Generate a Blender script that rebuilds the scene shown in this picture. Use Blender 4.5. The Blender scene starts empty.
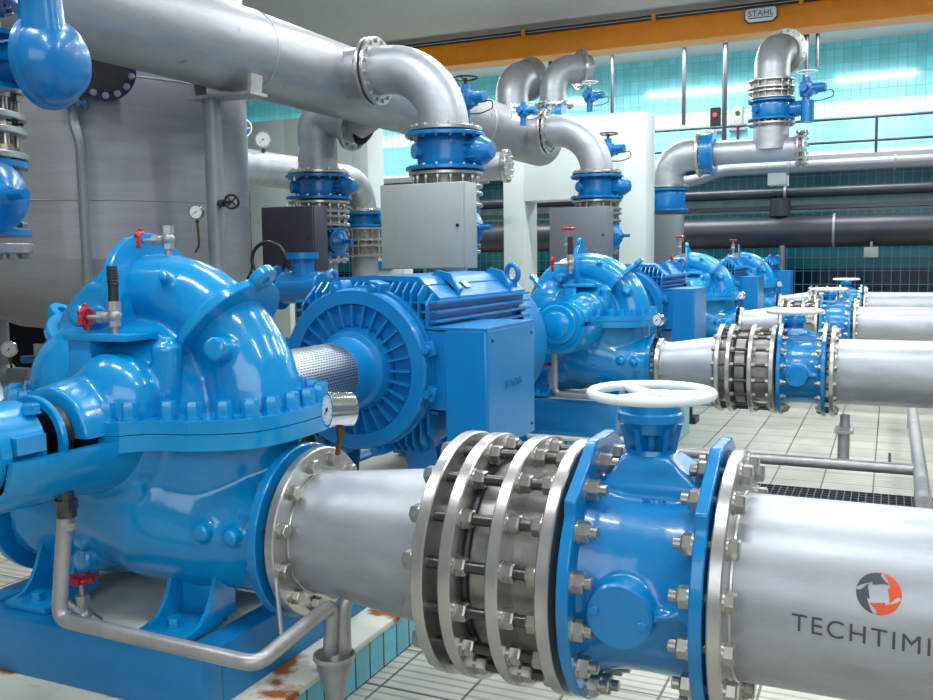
import bpy, bmesh, math, random
from mathutils import Vector as V, Matrix, Quaternion
random.seed(4)
PI = math.pi
SC = bpy.context.scene
COL = SC.collection
SC.view_settings.view_transform = 'Standard'
SC.view_settings.look = 'None'
SC.view_settings.gamma = 1.0
SC.view_settings.exposure = 0.0

# ---------------------------------------------------------------- materials
def newmat(name):
    m = bpy.data.materials.new(name); m.use_nodes = True
    nt = m.node_tree; b = nt.nodes['Principled BSDF']
    return m, nt, b
def L(c):  # sRGB 0-255 -> linear
    return tuple(((x/255)/12.92 if x/255 <= .04045 else ((x/255+.055)/1.055)**2.4) for x in c) + (1,)
def mat(name, c, rough=.4, metal=0, noise=.0, nscale=6, bump=0, bscale=60, coat=0, c2=None, stretch=None, wear=None, spec=.5):
    m, nt, b = newmat(name); N = nt.nodes; K = nt.links
    b.inputs['Base Color'].default_value = L(c); b.inputs['Roughness'].default_value = rough
    b.inputs['Metallic'].default_value = metal; b.inputs['Coat Weight'].default_value = coat
    b.inputs['Coat Roughness'].default_value = .06; b.inputs['Specular IOR Level'].default_value = spec
    tc = N.new('ShaderNodeTexCoord'); mp = N.new('ShaderNodeMapping'); K.new(tc.outputs['Object'], mp.inputs[0])
    if stretch: mp.inputs['Scale'].default_value = stretch
    if noise or c2:
        n = N.new('ShaderNodeTexNoise'); n.inputs['Scale'].default_value = nscale; n.inputs['Detail'].default_value = 6; n.inputs['Roughness'].default_value = .65
        K.new(mp.outputs[0], n.inputs['Vector'])
        r = N.new('ShaderNodeValToRGB'); r.color_ramp.elements[0].position = .3; r.color_ramp.elements[1].position = .7
        a = L(c2) if c2 else tuple(x*(1-noise) for x in L(c)[:3]) + (1,)
        r.color_ramp.elements[0].color = a; r.color_ramp.elements[1].color = L(c)
        K.new(n.outputs['Fac'], r.inputs[0]); out = r.outputs[0]
        if wear:   # sparse stains with a shape of their own: (colour, threshold, scale)
            n2 = N.new('ShaderNodeTexNoise'); n2.inputs['Scale'].default_value = wear[2]; n2.inputs['Detail'].default_value = 8
            K.new(tc.outputs['Object'], n2.inputs['Vector'])
            r2 = N.new('ShaderNodeValToRGB'); r2.color_ramp.elements[0].position = wear[1]; r2.color_ramp.elements[1].position = wear[1]+.06
            K.new(n2.outputs['Fac'], r2.inputs[0])
            mx = N.new('ShaderNodeMix'); mx.data_type = 'RGBA'; K.new(r2.outputs[0], mx.inputs[0]); K.new(out, mx.inputs[6]); mx.inputs[7].default_value = L(wear[0]); out = mx.outputs[2]
        K.new(out, b.inputs['Base Color'])
    if bump:
        n3 = N.new('ShaderNodeTexNoise'); n3.inputs['Scale'].default_value = bscale; n3.inputs['Detail'].default_value = 3
        K.new(mp.outputs[0], n3.inputs['Vector'])
        bp = N.new('ShaderNodeBump'); bp.inputs['Strength'].default_value = bump; bp.inputs['Distance'].default_value = .004
        K.new(n3.outputs['Fac'], bp.inputs['Height']); K.new(bp.outputs[0], b.inputs['Normal'])
    return m
M = {}
M['blue']   = mat('pump_blue_paint', (8,146,210), .2, 0, .10, 3, .12, 45, .5)
M['vblue']  = mat('valve_blue_paint', (8,130,196), .24, 0, .12, 5, .12, 60, .35)
M['mblue']  = mat('motor_blue_paint', (8,126,192), .34, 0, .08, 5, .10, 160, .15)
M['dblue']  = mat('deep_blue_paint', (0,116,182), .28, 0, .15, 5, .1, 60, .3)
M['skid']   = mat('frame_blue_paint', (18,130,194), .35, 0, .22, 5, .06, 40, .1)
M['steel']  = mat('stainless_pipe', (184,188,194), .43, .55, .28, 3, .03, 90, 0, stretch=(1,3,3))
M['hdr']    = mat('weathered_stainless', (172,175,178), .45, .5, .4, 2.2, .05, 40, 0, stretch=(1,.5,3), wear=((70,70,74),.70,5))
M['dull']   = mat('dull_dark_pipe', (62,64,70), .42, .5, .3, 3)
M['gray']   = mat('grey_painted_pipe', (142,147,152), .42, .35, .15, 3)
M['flange'] = mat('machined_flange', (202,201,198), .28, .85, .15, 14, .05, 120)
M['bolt']   = mat('bolt_steel', (190,188,180), .28, .85, .3, 30)
M['dbolt']  = mat('stud_steel', (96,94,92), .32, .8, .3, 30)
M['sleeve'] = mat('rough_sleeve', (176,174,168), .42, .55, .45, 7, .1, 30)
M['tank']   = mat('tank_steel', (166,168,172), .42, .45, .22, 2.0, .05, 12, 0, stretch=(.6,.6,6))
M['white']  = mat('white_enamel', (244,246,246), .25, 0, .03, 8, 0, 30, .4)
M['plaster']= mat('white_plaster', (206,216,212), .7, 0, .05, 3)
M['ledge']  = mat('rusty_plaster', (214,216,202), .7, 0, .08, 3, .2, 30, 0, wear=((150,82,22),.545,4))
M['grout']  = mat('grout', (232,232,216), .8, 0, .15, 4, .2, 40)
M['ceil']   = mat('ceiling_concrete', (208,210,208), .85, 0, .16, 9, .3, 30, stretch=(1,5,1))
M['orange'] = mat('crane_orange', (244,150,0), .45, 0, .12, 6, .1, 60)
M['cab']    = mat('cabinet_grey', (168,176,174), .45, .1, .10, 12)
M['cabm']   = mat('cabinet_mid_grey', (118,124,130), .45, .1, .12, 12)
M['cabd']   = mat('cabinet_dark_grey', (66,68,78), .45, .1, .12, 12)
M['red']    = mat('red_knob', (176,18,40), .35, 0, .1, 20, 0, 30, .3)
M['brass']  = mat('brass', (112,88,52), .35, .8, .25, 30)
M['galv']   = mat('galvanised', (186,184,184), .36, .5, .3, 14)
M['black']  = mat('black_rubber', (16,16,20), .4)
M['seal']   = mat('greasy_seal', (40,22,16), .35, 0, .5, 14, .3, 40)
M['dark']   = mat('near_black', (12,16,24), .7)
M['dial']   = mat('dial_face', (238,240,236), .3)
M['chrome'] = mat('chrome', (220,222,224), .12, 1)
M['ink']    = mat('dark_print', (70,74,82), .5)
M['orangeink'] = mat('orange_print', (226,84,30), .5)
M['navyink']= mat('navy_enamel', (20,24,80), .4)
M['grate']  = mat('grating_steel', (98,102,108), .45, .6, .3, 20)
M['actblue']= mat('actuator_blue_paint', (0,112,180), .3, 0, .1, 6, 0, 60, .2)
M['duct']   = mat('tray_metal', (120,122,128), .4, .5, .1, 6)
M['wglass'] = mat('window_glass', (196,206,200), .2)

def emis(name, c, s):
    m, nt, b = newmat(name); b.inputs['Emission Color'].default_value = c; b.inputs['Emission Strength'].default_value = s
    b.inputs['Base Color'].default_value = (.9,.9,.9,1); return m
M['tube'] = emis('lit_tube', (.93,.98,1,1), 12)

def guard_mat():
    m, nt, b = newmat('perforated_guard'); N = nt.nodes; K = nt.links
    tc = N.new('ShaderNodeTexCoord'); mp = N.new('ShaderNodeMapping'); K.new(tc.outputs['UV'], mp.inputs[0])
    br = N.new('ShaderNodeTexBrick'); br.inputs['Scale'].default_value = 1; br.inputs['Brick Width'].default_value = .022; br.inputs['Row Height'].default_value = .0125
    br.inputs['Mortar Size'].default_value = .0034; br.inputs['Mortar Smooth'].default_value = .1
    br.inputs['Color1'].default_value = L((14,18,26)); br.inputs['Color2'].default_value = L((20,26,36)); br.inputs['Mortar'].default_value = L((186,196,204))
    K.new(mp.outputs[0], br.inputs['Vector']); K.new(br.outputs['Color'], b.inputs['Base Color'])
    K.new(br.outputs['Fac'], b.inputs['Metallic']); b.inputs['Roughness'].default_value = .4
    bp = N.new('ShaderNodeBump'); bp.inputs['Strength'].default_value = .8; bp.inputs['Distance'].default_value = .004; K.new(br.outputs['Fac'], bp.inputs['Height']); K.new(bp.outputs[0], b.inputs['Normal'])
    return m
M['guard'] = guard_mat()

def floor_mat():
    m, nt, b = newmat('cream_ribbed_tiles'); N = nt.nodes; K = nt.links
    g = N.new('ShaderNodeNewGeometry'); mp = N.new('ShaderNodeMapping'); K.new(g.outputs['Position'], mp.inputs[0])
    mp.inputs['Location'].default_value = (.07,.03,0)
    br = N.new('ShaderNodeTexBrick'); br.offset = 0; br.inputs['Scale'].default_value = 1; br.inputs['Brick Width'].default_value = .326; br.inputs['Row Height'].default_value = .326
    br.inputs['Mortar Size'].default_value = .006; br.inputs['Mortar Smooth'].default_value = .2
    br.inputs['Color1'].default_value = L((196,195,180)); br.inputs['Color2'].default_value = L((182,183,170)); br.inputs['Mortar'].default_value = L((92,86,76))
    K.new(mp.outputs[0], br.inputs['Vector'])
    w = N.new('ShaderNodeTexWave'); w.bands_direction = 'Y'; w.inputs['Scale'].default_value = 6.2; w.inputs['Distortion'].default_value = 0
    K.new(mp.outputs[0], w.inputs['Vector'])
    r = N.new('ShaderNodeValToRGB'); r.color_ramp.elements[0].position = .05; r.color_ramp.elements[0].color = (.62,.62,.62,1); r.color_ramp.elements[1].position = .35; r.color_ramp.elements[1].color = (1,1,1,1)
    K.new(w.outputs['Color'], r.inputs[0])
    n = N.new('ShaderNodeTexNoise'); n.inputs['Scale'].default_value = 3; n.inputs['Detail'].default_value = 8; K.new(g.outputs['Position'], n.inputs['Vector'])
    r2 = N.new('ShaderNodeValToRGB'); r2.color_ramp.elements[0].position = .3; r2.color_ramp.elements[0].color = (.80,.80,.78,1); r2.color_ramp.elements[1].position = .65; r2.color_ramp.elements[1].color = (1,1,1,1)
    K.new(n.outputs['Fac'], r2.inputs[0])
    a = N.new('ShaderNodeMix'); a.data_type='RGBA'; a.blend_type='MULTIPLY'; a.inputs[0].default_value=1; K.new(br.outputs['Color'], a.inputs[6]); K.new(r.outputs[0], a.inputs[7])
    c = N.new('ShaderNodeMix'); c.data_type='RGBA'; c.blend_type='MULTIPLY'; c.inputs[0].default_value=1; K.new(a.outputs[2], c.inputs[6]); K.new(r2.outputs[0], c.inputs[7])
    K.new(c.outputs[2], b.inputs['Base Color']); b.inputs['Roughness'].default_value = .42
    return m
M['floor'] = floor_mat()

def tile_mat(name, bands, ax=0, tw=.12, th=.25, rough=.12, mort=(150,200,205)):
    """horizontal bands of glazed tile: bands = [(z_top, colour)...] from the floor up"""
    m, nt, b = newmat(name); N = nt.nodes; K = nt.links
    g = N.new('ShaderNodeNewGeometry'); sp = N.new('ShaderNodeSeparateXYZ'); K.new(g.outputs['Position'], sp.inputs[0])
    cb = N.new('ShaderNodeCombineXYZ'); K.new(sp.outputs[ax], cb.inputs[0]); K.new(sp.outputs[2], cb.inputs[1])
    br = N.new('ShaderNodeTexBrick'); br.offset = 0; br.inputs['Scale'].default_value = 1; br.inputs['Brick Width'].default_value = tw; br.inputs['Row Height'].default_value = th
    br.inputs['Mortar Size'].default_value = .006; br.inputs['Color1'].default_value = (1,1,1,1); br.inputs['Color2'].default_value = (.84,.84,.84,1); br.inputs['Mortar'].default_value = (0,0,0,1)
    K.new(cb.outputs[0], br.inputs['Vector'])
    mr = N.new('ShaderNodeMapRange'); zt = bands[-1][0]; mr.inputs['From Max'].default_value = zt; K.new(sp.outputs[2], mr.inputs[0])
    r = N.new('ShaderNodeValToRGB'); r.color_ramp.interpolation = 'CONSTANT'
    z = 0
    for i, (t, c) in enumerate(bands):
        e = r.color_ramp.elements[i] if i < 2 else r.color_ramp.elements.new(z/zt)
        e.position = z/zt; e.color = L(c); z = t
    K.new(mr.outputs[0], r.inputs[0])
    a = N.new('ShaderNodeMix'); a.data_type='RGBA'; a.blend_type='MULTIPLY'; a.inputs[0].default_value=1; K.new(r.outputs[0], a.inputs[6]); K.new(br.outputs['Color'], a.inputs[7])
    d = N.new('ShaderNodeMix'); d.data_type='RGBA'; K.new(br.outputs['Fac'], d.inputs[0]); K.new(a.outputs[2], d.inputs[6]); d.inputs[7].default_value = L(mort)
    K.new(d.outputs[2], b.inputs['Base Color']); b.inputs['Roughness'].default_value = rough
    bp = N.new('ShaderNodeBump'); bp.inputs['Strength'].default_value = .25; bp.inputs['Distance'].default_value = .003; bp.invert = True; K.new(br.outputs['Fac'], bp.inputs['Height']); K.new(bp.outputs[0], b.inputs['Normal'])
    return m
CY = (146,228,234); WH = (236,244,242); CY_SHADE = (40,138,160); NV = (12,22,62)
BANDS = [(1.28,NV),(2.32,CY_SHADE),(2.60,(150,170,176)),(3.22,CY_SHADE),(3.42,WH),(4.04,CY),(4.30,WH),(4.72,(150,230,236)),(5.6,(122,220,230))]  # teal bands: the cyan tile with the gallery's shade painted in
M['wall'] = tile_mat('back_wall_tiles', BANDS, 0, .15, .25, .14, (120,180,190))
M['wally'] = tile_mat('side_wall_tiles', BANDS, 1, .15, .25, .14, (120,180,190))
M['plinth'] = tile_mat('plinth_side_tiles', [(.17,(92,184,206)),(.8,(92,184,206))], 1, .105, 1.3, .15, (60,70,70))
M['plinthx'] = tile_mat('plinth_end_tiles', [(.17,(92,184,206)),(.8,(92,184,206))], 0, .105, 1.3, .15, (60,70,70))

# ---------------------------------------------------------------- mesh helpers (world coordinates)
def frame(ax):
    ax = V(ax).normalized(); t = V((0,0,1)) if abs(ax.z) < .9 else V((1,0,0))
    u = ax.cross(t).normalized(); w = ax.cross(u).normalized(); return ax, u, w
def lathe(bm, o, ax, prof, seg=32, a0=0, a1=2*PI):
    """prof: (distance along axis, radius)"""
    o = V(o); ax, u, w = frame(ax); full = abs(a1-a0-2*PI) < 1e-6; n = seg if full else seg+1
    rows = []
    for d, r in prof:
        if r < 1e-6: rows.append([bm.verts.new(o+ax*d)]); continue
        rows.append([bm.verts.new(o+ax*d+(u*math.cos(a0+(a1-a0)*i/seg)+w*math.sin(a0+(a1-a0)*i/seg))*r) for i in range(n)])
    for a, b in zip(rows, rows[1:]):
        m = n if full else n-1
        for i in range(m):
            j = (i+1) % n
            if len(a) == 1 and len(b) == 1: continue
            if len(a) == 1: bm.faces.new((a[0], b[j], b[i]))
            elif len(b) == 1: bm.faces.new((a[i], a[j], b[0]))
            else: bm.faces.new((a[i], a[j], b[j], b[i]))
def cyl(bm, p0, p1, r0, r1=None, seg=24, cap=True, bev=0):
    p0, p1 = V(p0), V(p1); r1 = r0 if r1 is None else r1; h = (p1-p0).length
    if bev: pr = [(0,0),(0,r0-bev),(bev,r0),(h-bev,r1),(h,r1-bev),(h,0)]
    else: pr = ([(0,0)] if cap else [])+[(0,r0),(h,r1)]+([(h,0)] if cap else [])
    lathe(bm, p0, p1-p0, pr, seg)
def ring(bm, c, ax, ro, ri, th, seg=64, bev=.004):
    """flange ring centred at c"""
    c = V(c)-V(ax).normalized()*th/2; b = min(bev, th*.3)
    lathe(bm, c, ax, [(0,ri),(0,ro-b),(b,ro),(th-b,ro),(th,ro-b),(th,ri),(0,ri)], seg)
def box(bm, c, s, rz=0, ry=0, rx=0, bev=0):
    r = bmesh.ops.create_cube(bm, size=1)
    mt = Matrix.Translation(V(c)) @ Matrix.Rotation(rz,4,'Z') @ Matrix.Rotation(ry,4,'Y') @ Matrix.Rotation(rx,4,'X') @ Matrix.Diagonal((s[0],s[1],s[2],1))
    bmesh.ops.transform(bm, matrix=mt, verts=r['verts'])
    if bev:
        es = list({e for v in r['verts'] for e in v.link_edges})
        bmesh.ops.bevel(bm, geom=es, offset=bev, segments=2, affect='EDGES', profile=.5)
def bx(bm, x0,x1,y0,y1,z0,z1, bev=0): box(bm, ((x0+x1)/2,(y0+y1)/2,(z0+z1)/2), (abs(x1-x0),abs(y1-y0),abs(z1-z0)), bev=bev)
def prism(bm, pts, d):
    """extrude a polygon (3D points) by vector d"""
    a = [bm.verts.new(V(p)) for p in pts]; b = [bm.verts.new(V(p)+V(d)) for p in pts]; n = len(a)
    bm.faces.new(a); bm.faces.new(b[::-1])
    for i in range(n): bm.faces.new((a[i], b[i], b[(i+1)%n], a[(i+1)%n]))
def fillet(pts, r, n=8):
    pts = [V(p) for p in pts]; out = [pts[0]]
    for a, b, c in zip(pts, pts[1:], pts[2:]):
        d0 = (a-b); d1 = (c-b); k = min(r, d0.length*.49, d1.length*.49)
        p, q = b+d0.normalized()*k, b+d1.normalized()*k
        for i in range(n+1):
            t = i/n; out.append(p*(1-t)**2*1+b*2*t*(1-t)+q*t*t)
    out.append(pts[-1]); return out
def arc_elbow(p0, d0, d1, R, n=14):
    """quarter bend: starts at p0 heading d0, ends heading d1"""
    p0, d0, d1 = V(p0), V(d0).normalized(), V(d1).normalized(); c = p0+d1*R
    return [c - d1*R*math.cos(a) + d0*R*math.sin(a) for a in [i/n*PI/2 for i in range(n+1)]]
def tube(bm, pts, r, seg=24, cap=True):
    pts = [V(p) for p in pts]; n = len(pts); rs = r if isinstance(r,(list,tuple)) else [r]*n
    t = [(pts[min(i+1,n-1)]-pts[max(i-1,0)]).normalized() for i in range(n)]
    _, u, w = frame(t[0]); rows = []
    for i in range(n):
        if i: q = t[i-1].rotation_difference(t[i]); u = q @ u
        u = (u - t[i]*u.dot(t[i])).normalized(); w = t[i].cross(u)
        rows.append([bm.verts.new(pts[i]+(u*math.cos(2*PI*k/seg)+w*math.sin(2*PI*k/seg))*rs[i]) for k in range(seg)])
    for a, b in zip(rows, rows[1:]):
        for k in range(seg): bm.faces.new((a[k], a[(k+1)%seg], b[(k+1)%seg], b[k]))
    if cap: bm.faces.new(rows[0][::-1]); bm.faces.new(rows[-1])
def ball(bm, c, r, seg=24):
    res = bmesh.ops.create_uvsphere(bm, u_segments=seg, v_segments=seg//2, radius=1)
    r = r if isinstance(r,(tuple,list)) else (r,r,r)
    bmesh.ops.transform(bm, matrix=Matrix.Translation(V(c)) @ Matrix.Diagonal((*r,1)), verts=res['verts'])
def torus(bm, c, ax, R, r, seg=48, s2=12):
    c = V(c); ax, u, w = frame(ax); rows = []
    for i in range(seg):
        d = u*math.cos(2*PI*i/seg)+w*math.sin(2*PI*i/seg)
        rows.append([bm.verts.new(c+d*(R+r*math.cos(2*PI*k/s2))+ax*r*math.sin(2*PI*k/s2)) for k in range(s2)])
    for i in range(seg):
        a, b = rows[i], rows[(i+1)%seg]
        for k in range(s2): bm.faces.new((a[k], b[k], b[(k+1)%s2], a[(k+1)%s2]))

OFF = {}
def finish(me, ang=38):
    for p in me.polygons: p.use_smooth = True
    try: me.set_sharp_from_angle(angle=math.radians(ang))
    except Exception: pass
def part(name, bm, m, parent=None, label=None, ang=38, T=None):
    me = bpy.data.meshes.new(name)
    if isinstance(bm, bmesh.types.BMesh):
        bmesh.ops.recalc_face_normals(bm, faces=bm.faces[:]); bm.to_mesh(me); bm.free()
    else: me = bm.copy(); me.name = name
    if T is not None: me.transform(T)
    o = OFF.get(parent.name, V((0,0,0))) if parent else V((0,0,0))
    if o.length: me.transform(Matrix.Translation(-o))
    finish(me, ang); me.materials.clear(); me.materials.append(M[m] if isinstance(m,str) else m)
    ob = bpy.data.objects.new(name, me); COL.objects.link(ob)
    if parent: ob.parent = parent
    OFF[ob.name] = o
    if label: ob['label'] = label
    return ob
def tag(o, label, cat, group=None, kind=None):
    o['label'] = label; o['category'] = cat
    if group: o['group'] = group
    if kind: o['kind'] = kind
    return o
def thing(name, label, cat, loc, group=None):
    o = bpy.data.objects.new(name, None); COL.objects.link(o); o.location = loc; o.empty_display_size = .1
    OFF[o.name] = V(loc); return tag(o, label, cat, group)
def single(name, bm, m, label, cat, group=None, ang=38):
    """a thing that is one mesh; its origin is set at its centre-bottom"""
    xs = [v.co for v in bm.verts]; c = V((sum(v.x for v in xs)/len(xs), sum(v.y for v in xs)/len(xs), min(v.z for v in xs)))
    bmesh.ops.translate(bm, verts=bm.verts[:], vec=-c)
    o = part(name, bm, m, None, None, ang); o.location = c; return tag(o, label, cat, group)
def struct(name, bm, m):
    o = part(name, bm, m); o['kind'] = 'structure'; return o
def copy_tree(o, parent=None):
    c = o.copy(); COL.objects.link(c); c.parent = parent
    for ch in list(o.children): copy_tree(ch, c)
    return c
NB = bmesh.new
# bolts share their mesh; a bolt is a hexagon head (and a stub of thread)
BC = {}
def bolt(parent, pos, ax, r=.02, h=.02, stub=.0, name='bolt', m='bolt', washer=True):
    key = (round(r,4), round(h,4), round(stub,4), m)
    if key not in BC:
        bm = NB()
        if washer: cyl(bm, (0,0,0), (0,0,h*.18), r*1.12, seg=18)
        lathe(bm, (0,0,h*.15), (0,0,1), [(0,r),(h*.7,r),(h*.85,r*.86),(h*.85,0)], 6)
        if stub: lathe(bm, (0,0,h*.9), (0,0,1), [(0,r*.55),(stub-.002,r*.55),(stub,r*.42),(stub,0)], 12)
        me = bpy.data.meshes.new('bolt'); bmesh.ops.recalc_face_normals(bm, faces=bm.faces[:]); bm.to_mesh(me); bm.free(); finish(me, 30); me.materials.append(M[m]); BC[key] = me
    o = bpy.data.objects.new(name, BC[key]); COL.objects.link(o); o.parent = parent
    o.location = V(pos)-OFF[parent.name]; o.rotation_mode = 'QUATERNION'
    o.rotation_quaternion = V((0,0,1)).rotation_difference(V(ax).normalized()); return o
def circle(c, ax, r, n, ph=.5):
    c = V(c); ax, u, w = frame(ax)
    return [c+(u*math.cos(2*PI*(i+ph)/n)+w*math.sin(2*PI*(i+ph)/n))*r for i in range(n)]
def hexes(bm, c, ax, R, n, r, h, both=True, ph=.5):
    """small hexagon heads merged into a far-away flange's mesh"""
    a = V(ax).normalized()
    for p in circle(c, ax, R, n, ph):
        cyl(bm, p-a*(h if both else 0), p+a*h, r, seg=6)
def flange(parent, c, ax, ro, ri, th, m, n=16, Rb=None, side=0, br=.02, bh=.02, detail=2, stub=.0, bm_m='bolt', name='flange', label=None, ph=.5):
    """side: +1/-1 bolts on that face, 0 none, 2 both"""
    a = V(ax).normalized(); Rb = Rb or (ro+ri)/2; bm = NB(); ring(bm, c, ax, ro, ri, th, 64 if detail > 1 else 36)
    if detail == 1 and side: hexes(bm, V(c), ax, Rb, n, br, th/2+bh)
    f = part(name, bm, m, parent, label)
    if detail > 1:
        for s in (1,-1):
            if side in (s, 2):
                for p in circle(c, ax, Rb, n, ph): bolt(f, p+a*s*th/2, a*s, br, bh, stub, m=bm_m)
    return f

# ---------------------------------------------------------------- setting
def shell():
    bm = NB(); bx(bm, -15.6, 7.2, -3, 18.6, -.1, 0); struct('floor', bm, 'floor')
    bm = NB(); bx(bm, -15.6, 7.2, -3, 18.6, 5.37, 5.5); struct('ceiling', bm, 'ceil')
    bm = NB(); bx(bm, -15.6, 7.2, 18.5, 18.7, 0, 5.37); struct('wall_back', bm, 'wall')
    bm = NB(); bx(bm, -15.6, -15.4, -3, 18.5, 0, 5.37); struct('wall_left', bm, 'wally')
    bm = NB(); bx(bm, -15.4, 7.2, 16.9, 18.5, 3.12, 3.22); o = struct('trim_1', bm, 'gray')      # gallery slab before the back wall
shell()

# ---------------------------------------------------------------- pump
def fuse(bm, vox, cutz=None, keep_above=True, smooth=6):
    me = bpy.data.meshes.new('tmp'); bmesh.ops.recalc_face_normals(bm, faces=bm.faces[:]); bm.to_mesh(me); bm.free()
    o = bpy.data.objects.new('tmp', me); COL.objects.link(o)
    md = o.modifiers.new('r', 'REMESH'); md.mode = 'VOXEL'; md.voxel_size = vox
    if smooth: s = o.modifiers.new('s', 'SMOOTH'); s.iterations = smooth; s.factor = .5
    dg = bpy.context.evaluated_depsgraph_get(); dg.update()
    m2 = bpy.data.meshes.new_from_object(o.evaluated_get(dg))
    bpy.data.objects.remove(o)
    if cutz is not None:
        b = NB(); b.from_mesh(m2)
        bmesh.ops.bisect_plane(b, geom=b.verts[:]+b.edges[:]+b.faces[:], plane_co=(0,0,cutz), plane_no=(0,0,-1 if keep_above else 1), clear_outer=True)
        b.to_mesh(m2); b.free()
    return m2
def arcp(a, R): return V((R*math.cos(a), 0, R*math.sin(a)))
def casing_upper():
    bm = NB()
    A = [math.radians(190-i*200/24) for i in range(25)]
    rr = [.095+.080*(i/24)**1.2 for i in range(25)]
    tube(bm, [arcp(a, .572-r) for a, r in zip(A, rr)], rr, 32)
    cyl(bm, (0,-.10,0), (0,.10,0), .42, seg=48)
    for s in (-1,1):
        ball(bm, (0,s*.11,0), (.335,.22,.335), 40)
        cyl(bm, (0,s*.25,0), (0,s*.52,0), .20, .155, seg=36)
    # wedge between the volute and the chamber, bosses
    ball(bm, (-.30,-.08,.08), (.22,.18,.24), 28); ball(bm, (.07,-.31,.08), (.17,.12,.17), 28)
    cyl(bm, (.235,-.24,.0), (.235,-.24,.27), .032, .052, seg=24)
    cyl(bm, (.235,-.24,.26), (.235,-.24,.30), .03, seg=6)
    cyl(bm, (.38,-.08,.24), (.41,-.22,.26), .042, seg=24)
    cyl(bm, (-.19,-.10,.34), (-.20,-.215,.36), .04, seg=24)
    cyl(bm, (.14,-.06,.44), (.15,-.155,.50), .022, seg=24)
    return fuse(bm, .011, 0, True, 4)
def casing_lower():
    bm = NB()
    ball(bm, (.06,-.03,-.10), (.44,.27,.50), 48)
    cyl(bm, (0,-.11,0), (0,.11,0), .50, seg=56)
    tube(bm, [(-.10,-.06,-.24),(.08,-.05,-.31),(.28,-.02,-.36),(.45,0,-.37),(.575,0,-.37)], [.30,.29,.255,.23,.225], 40)
    tube(bm, [(.05,.10,-.34),(-.12,.12,-.38),(-.34,.05,-.39),(-.60,0,-.36)], [.27,.28,.26,.25], 36)
    ball(bm, (-.10,.10,-.36), (.42,.30,.27), 36)
    ball(bm, (0,-.14,-.02), (.28,.32,.30), 32)
    cyl(bm, (.40,0,-.30), (.42,0,0), .135, .15, seg=32)
    cyl(bm, (-.40,0,-.30), (-.42,0,0), .14, .15, seg=32)
    # plug bosses on the belly
    cyl(bm, (.36,-.16,-.33), (.38,-.29,-.34), .032, seg=20); cyl(bm, (.47,-.16,-.34), (.48,-.27,-.35), .03, seg=20)
    cyl(bm, (.15,-.2,-.20), (.155,-.335,-.21), .030, seg=20); cyl(bm, (-.10,-.2,-.40), (-.12,-.33,-.42), .030, seg=20)
    cyl(bm, (-.12,-.1,-.50), (-.16,-.29,-.50), .05, seg=20)
    return fuse(bm, .011, -.0, False, 4)
CU, CLW = casing_upper(), casing_lower()

def outline(x0, y0, nk, ny):
    """split flange outline in plan (x, y), counter-clockwise"""
    P = [(-nk,-ny),(nk,-ny),(nk+.03,-ny+.05),(nk+.10,-y0-.015),(nk+.2,-y0),(x0-.14,-y0),(x0-.03,-y0+.05),(x0+.06,-y0+.13),(x0+.085,0),(x0+.06,y0-.13),(x0-.03,y0-.05),(x0-.14,y0),(nk+.2,y0),(nk+.1,y0+.015),(nk+.03,ny-.05),(nk,ny),(-nk,ny)]
    L2 = [(-x,y) for x,y in P[::-1]][1:-1]
    return P+L2
def smooth_poly(P, it=2):
    for _ in range(it):
        Q = []
        for i in range(len(P)):
            a, b = V(P[i]), V(P[(i+1)%len(P)]); Q += [a*.75+b*.25, a*.25+b*.75]
        P = Q
    return P
def walk(P, step, inset):
    """points along the outline, pulled inwards"""
    out = []; n = len(P); acc = 0
    for i in range(n):
        a, b = V(P[i]), V(P[(i+1)%n]); d = b-a; l = d.length
        while acc < l and l > 0:
            nrm = V((-d.y, d.x)).normalized(); out.append(a+d*(acc/l)+nrm*inset); acc += step
        acc -= l
    return out

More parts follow.
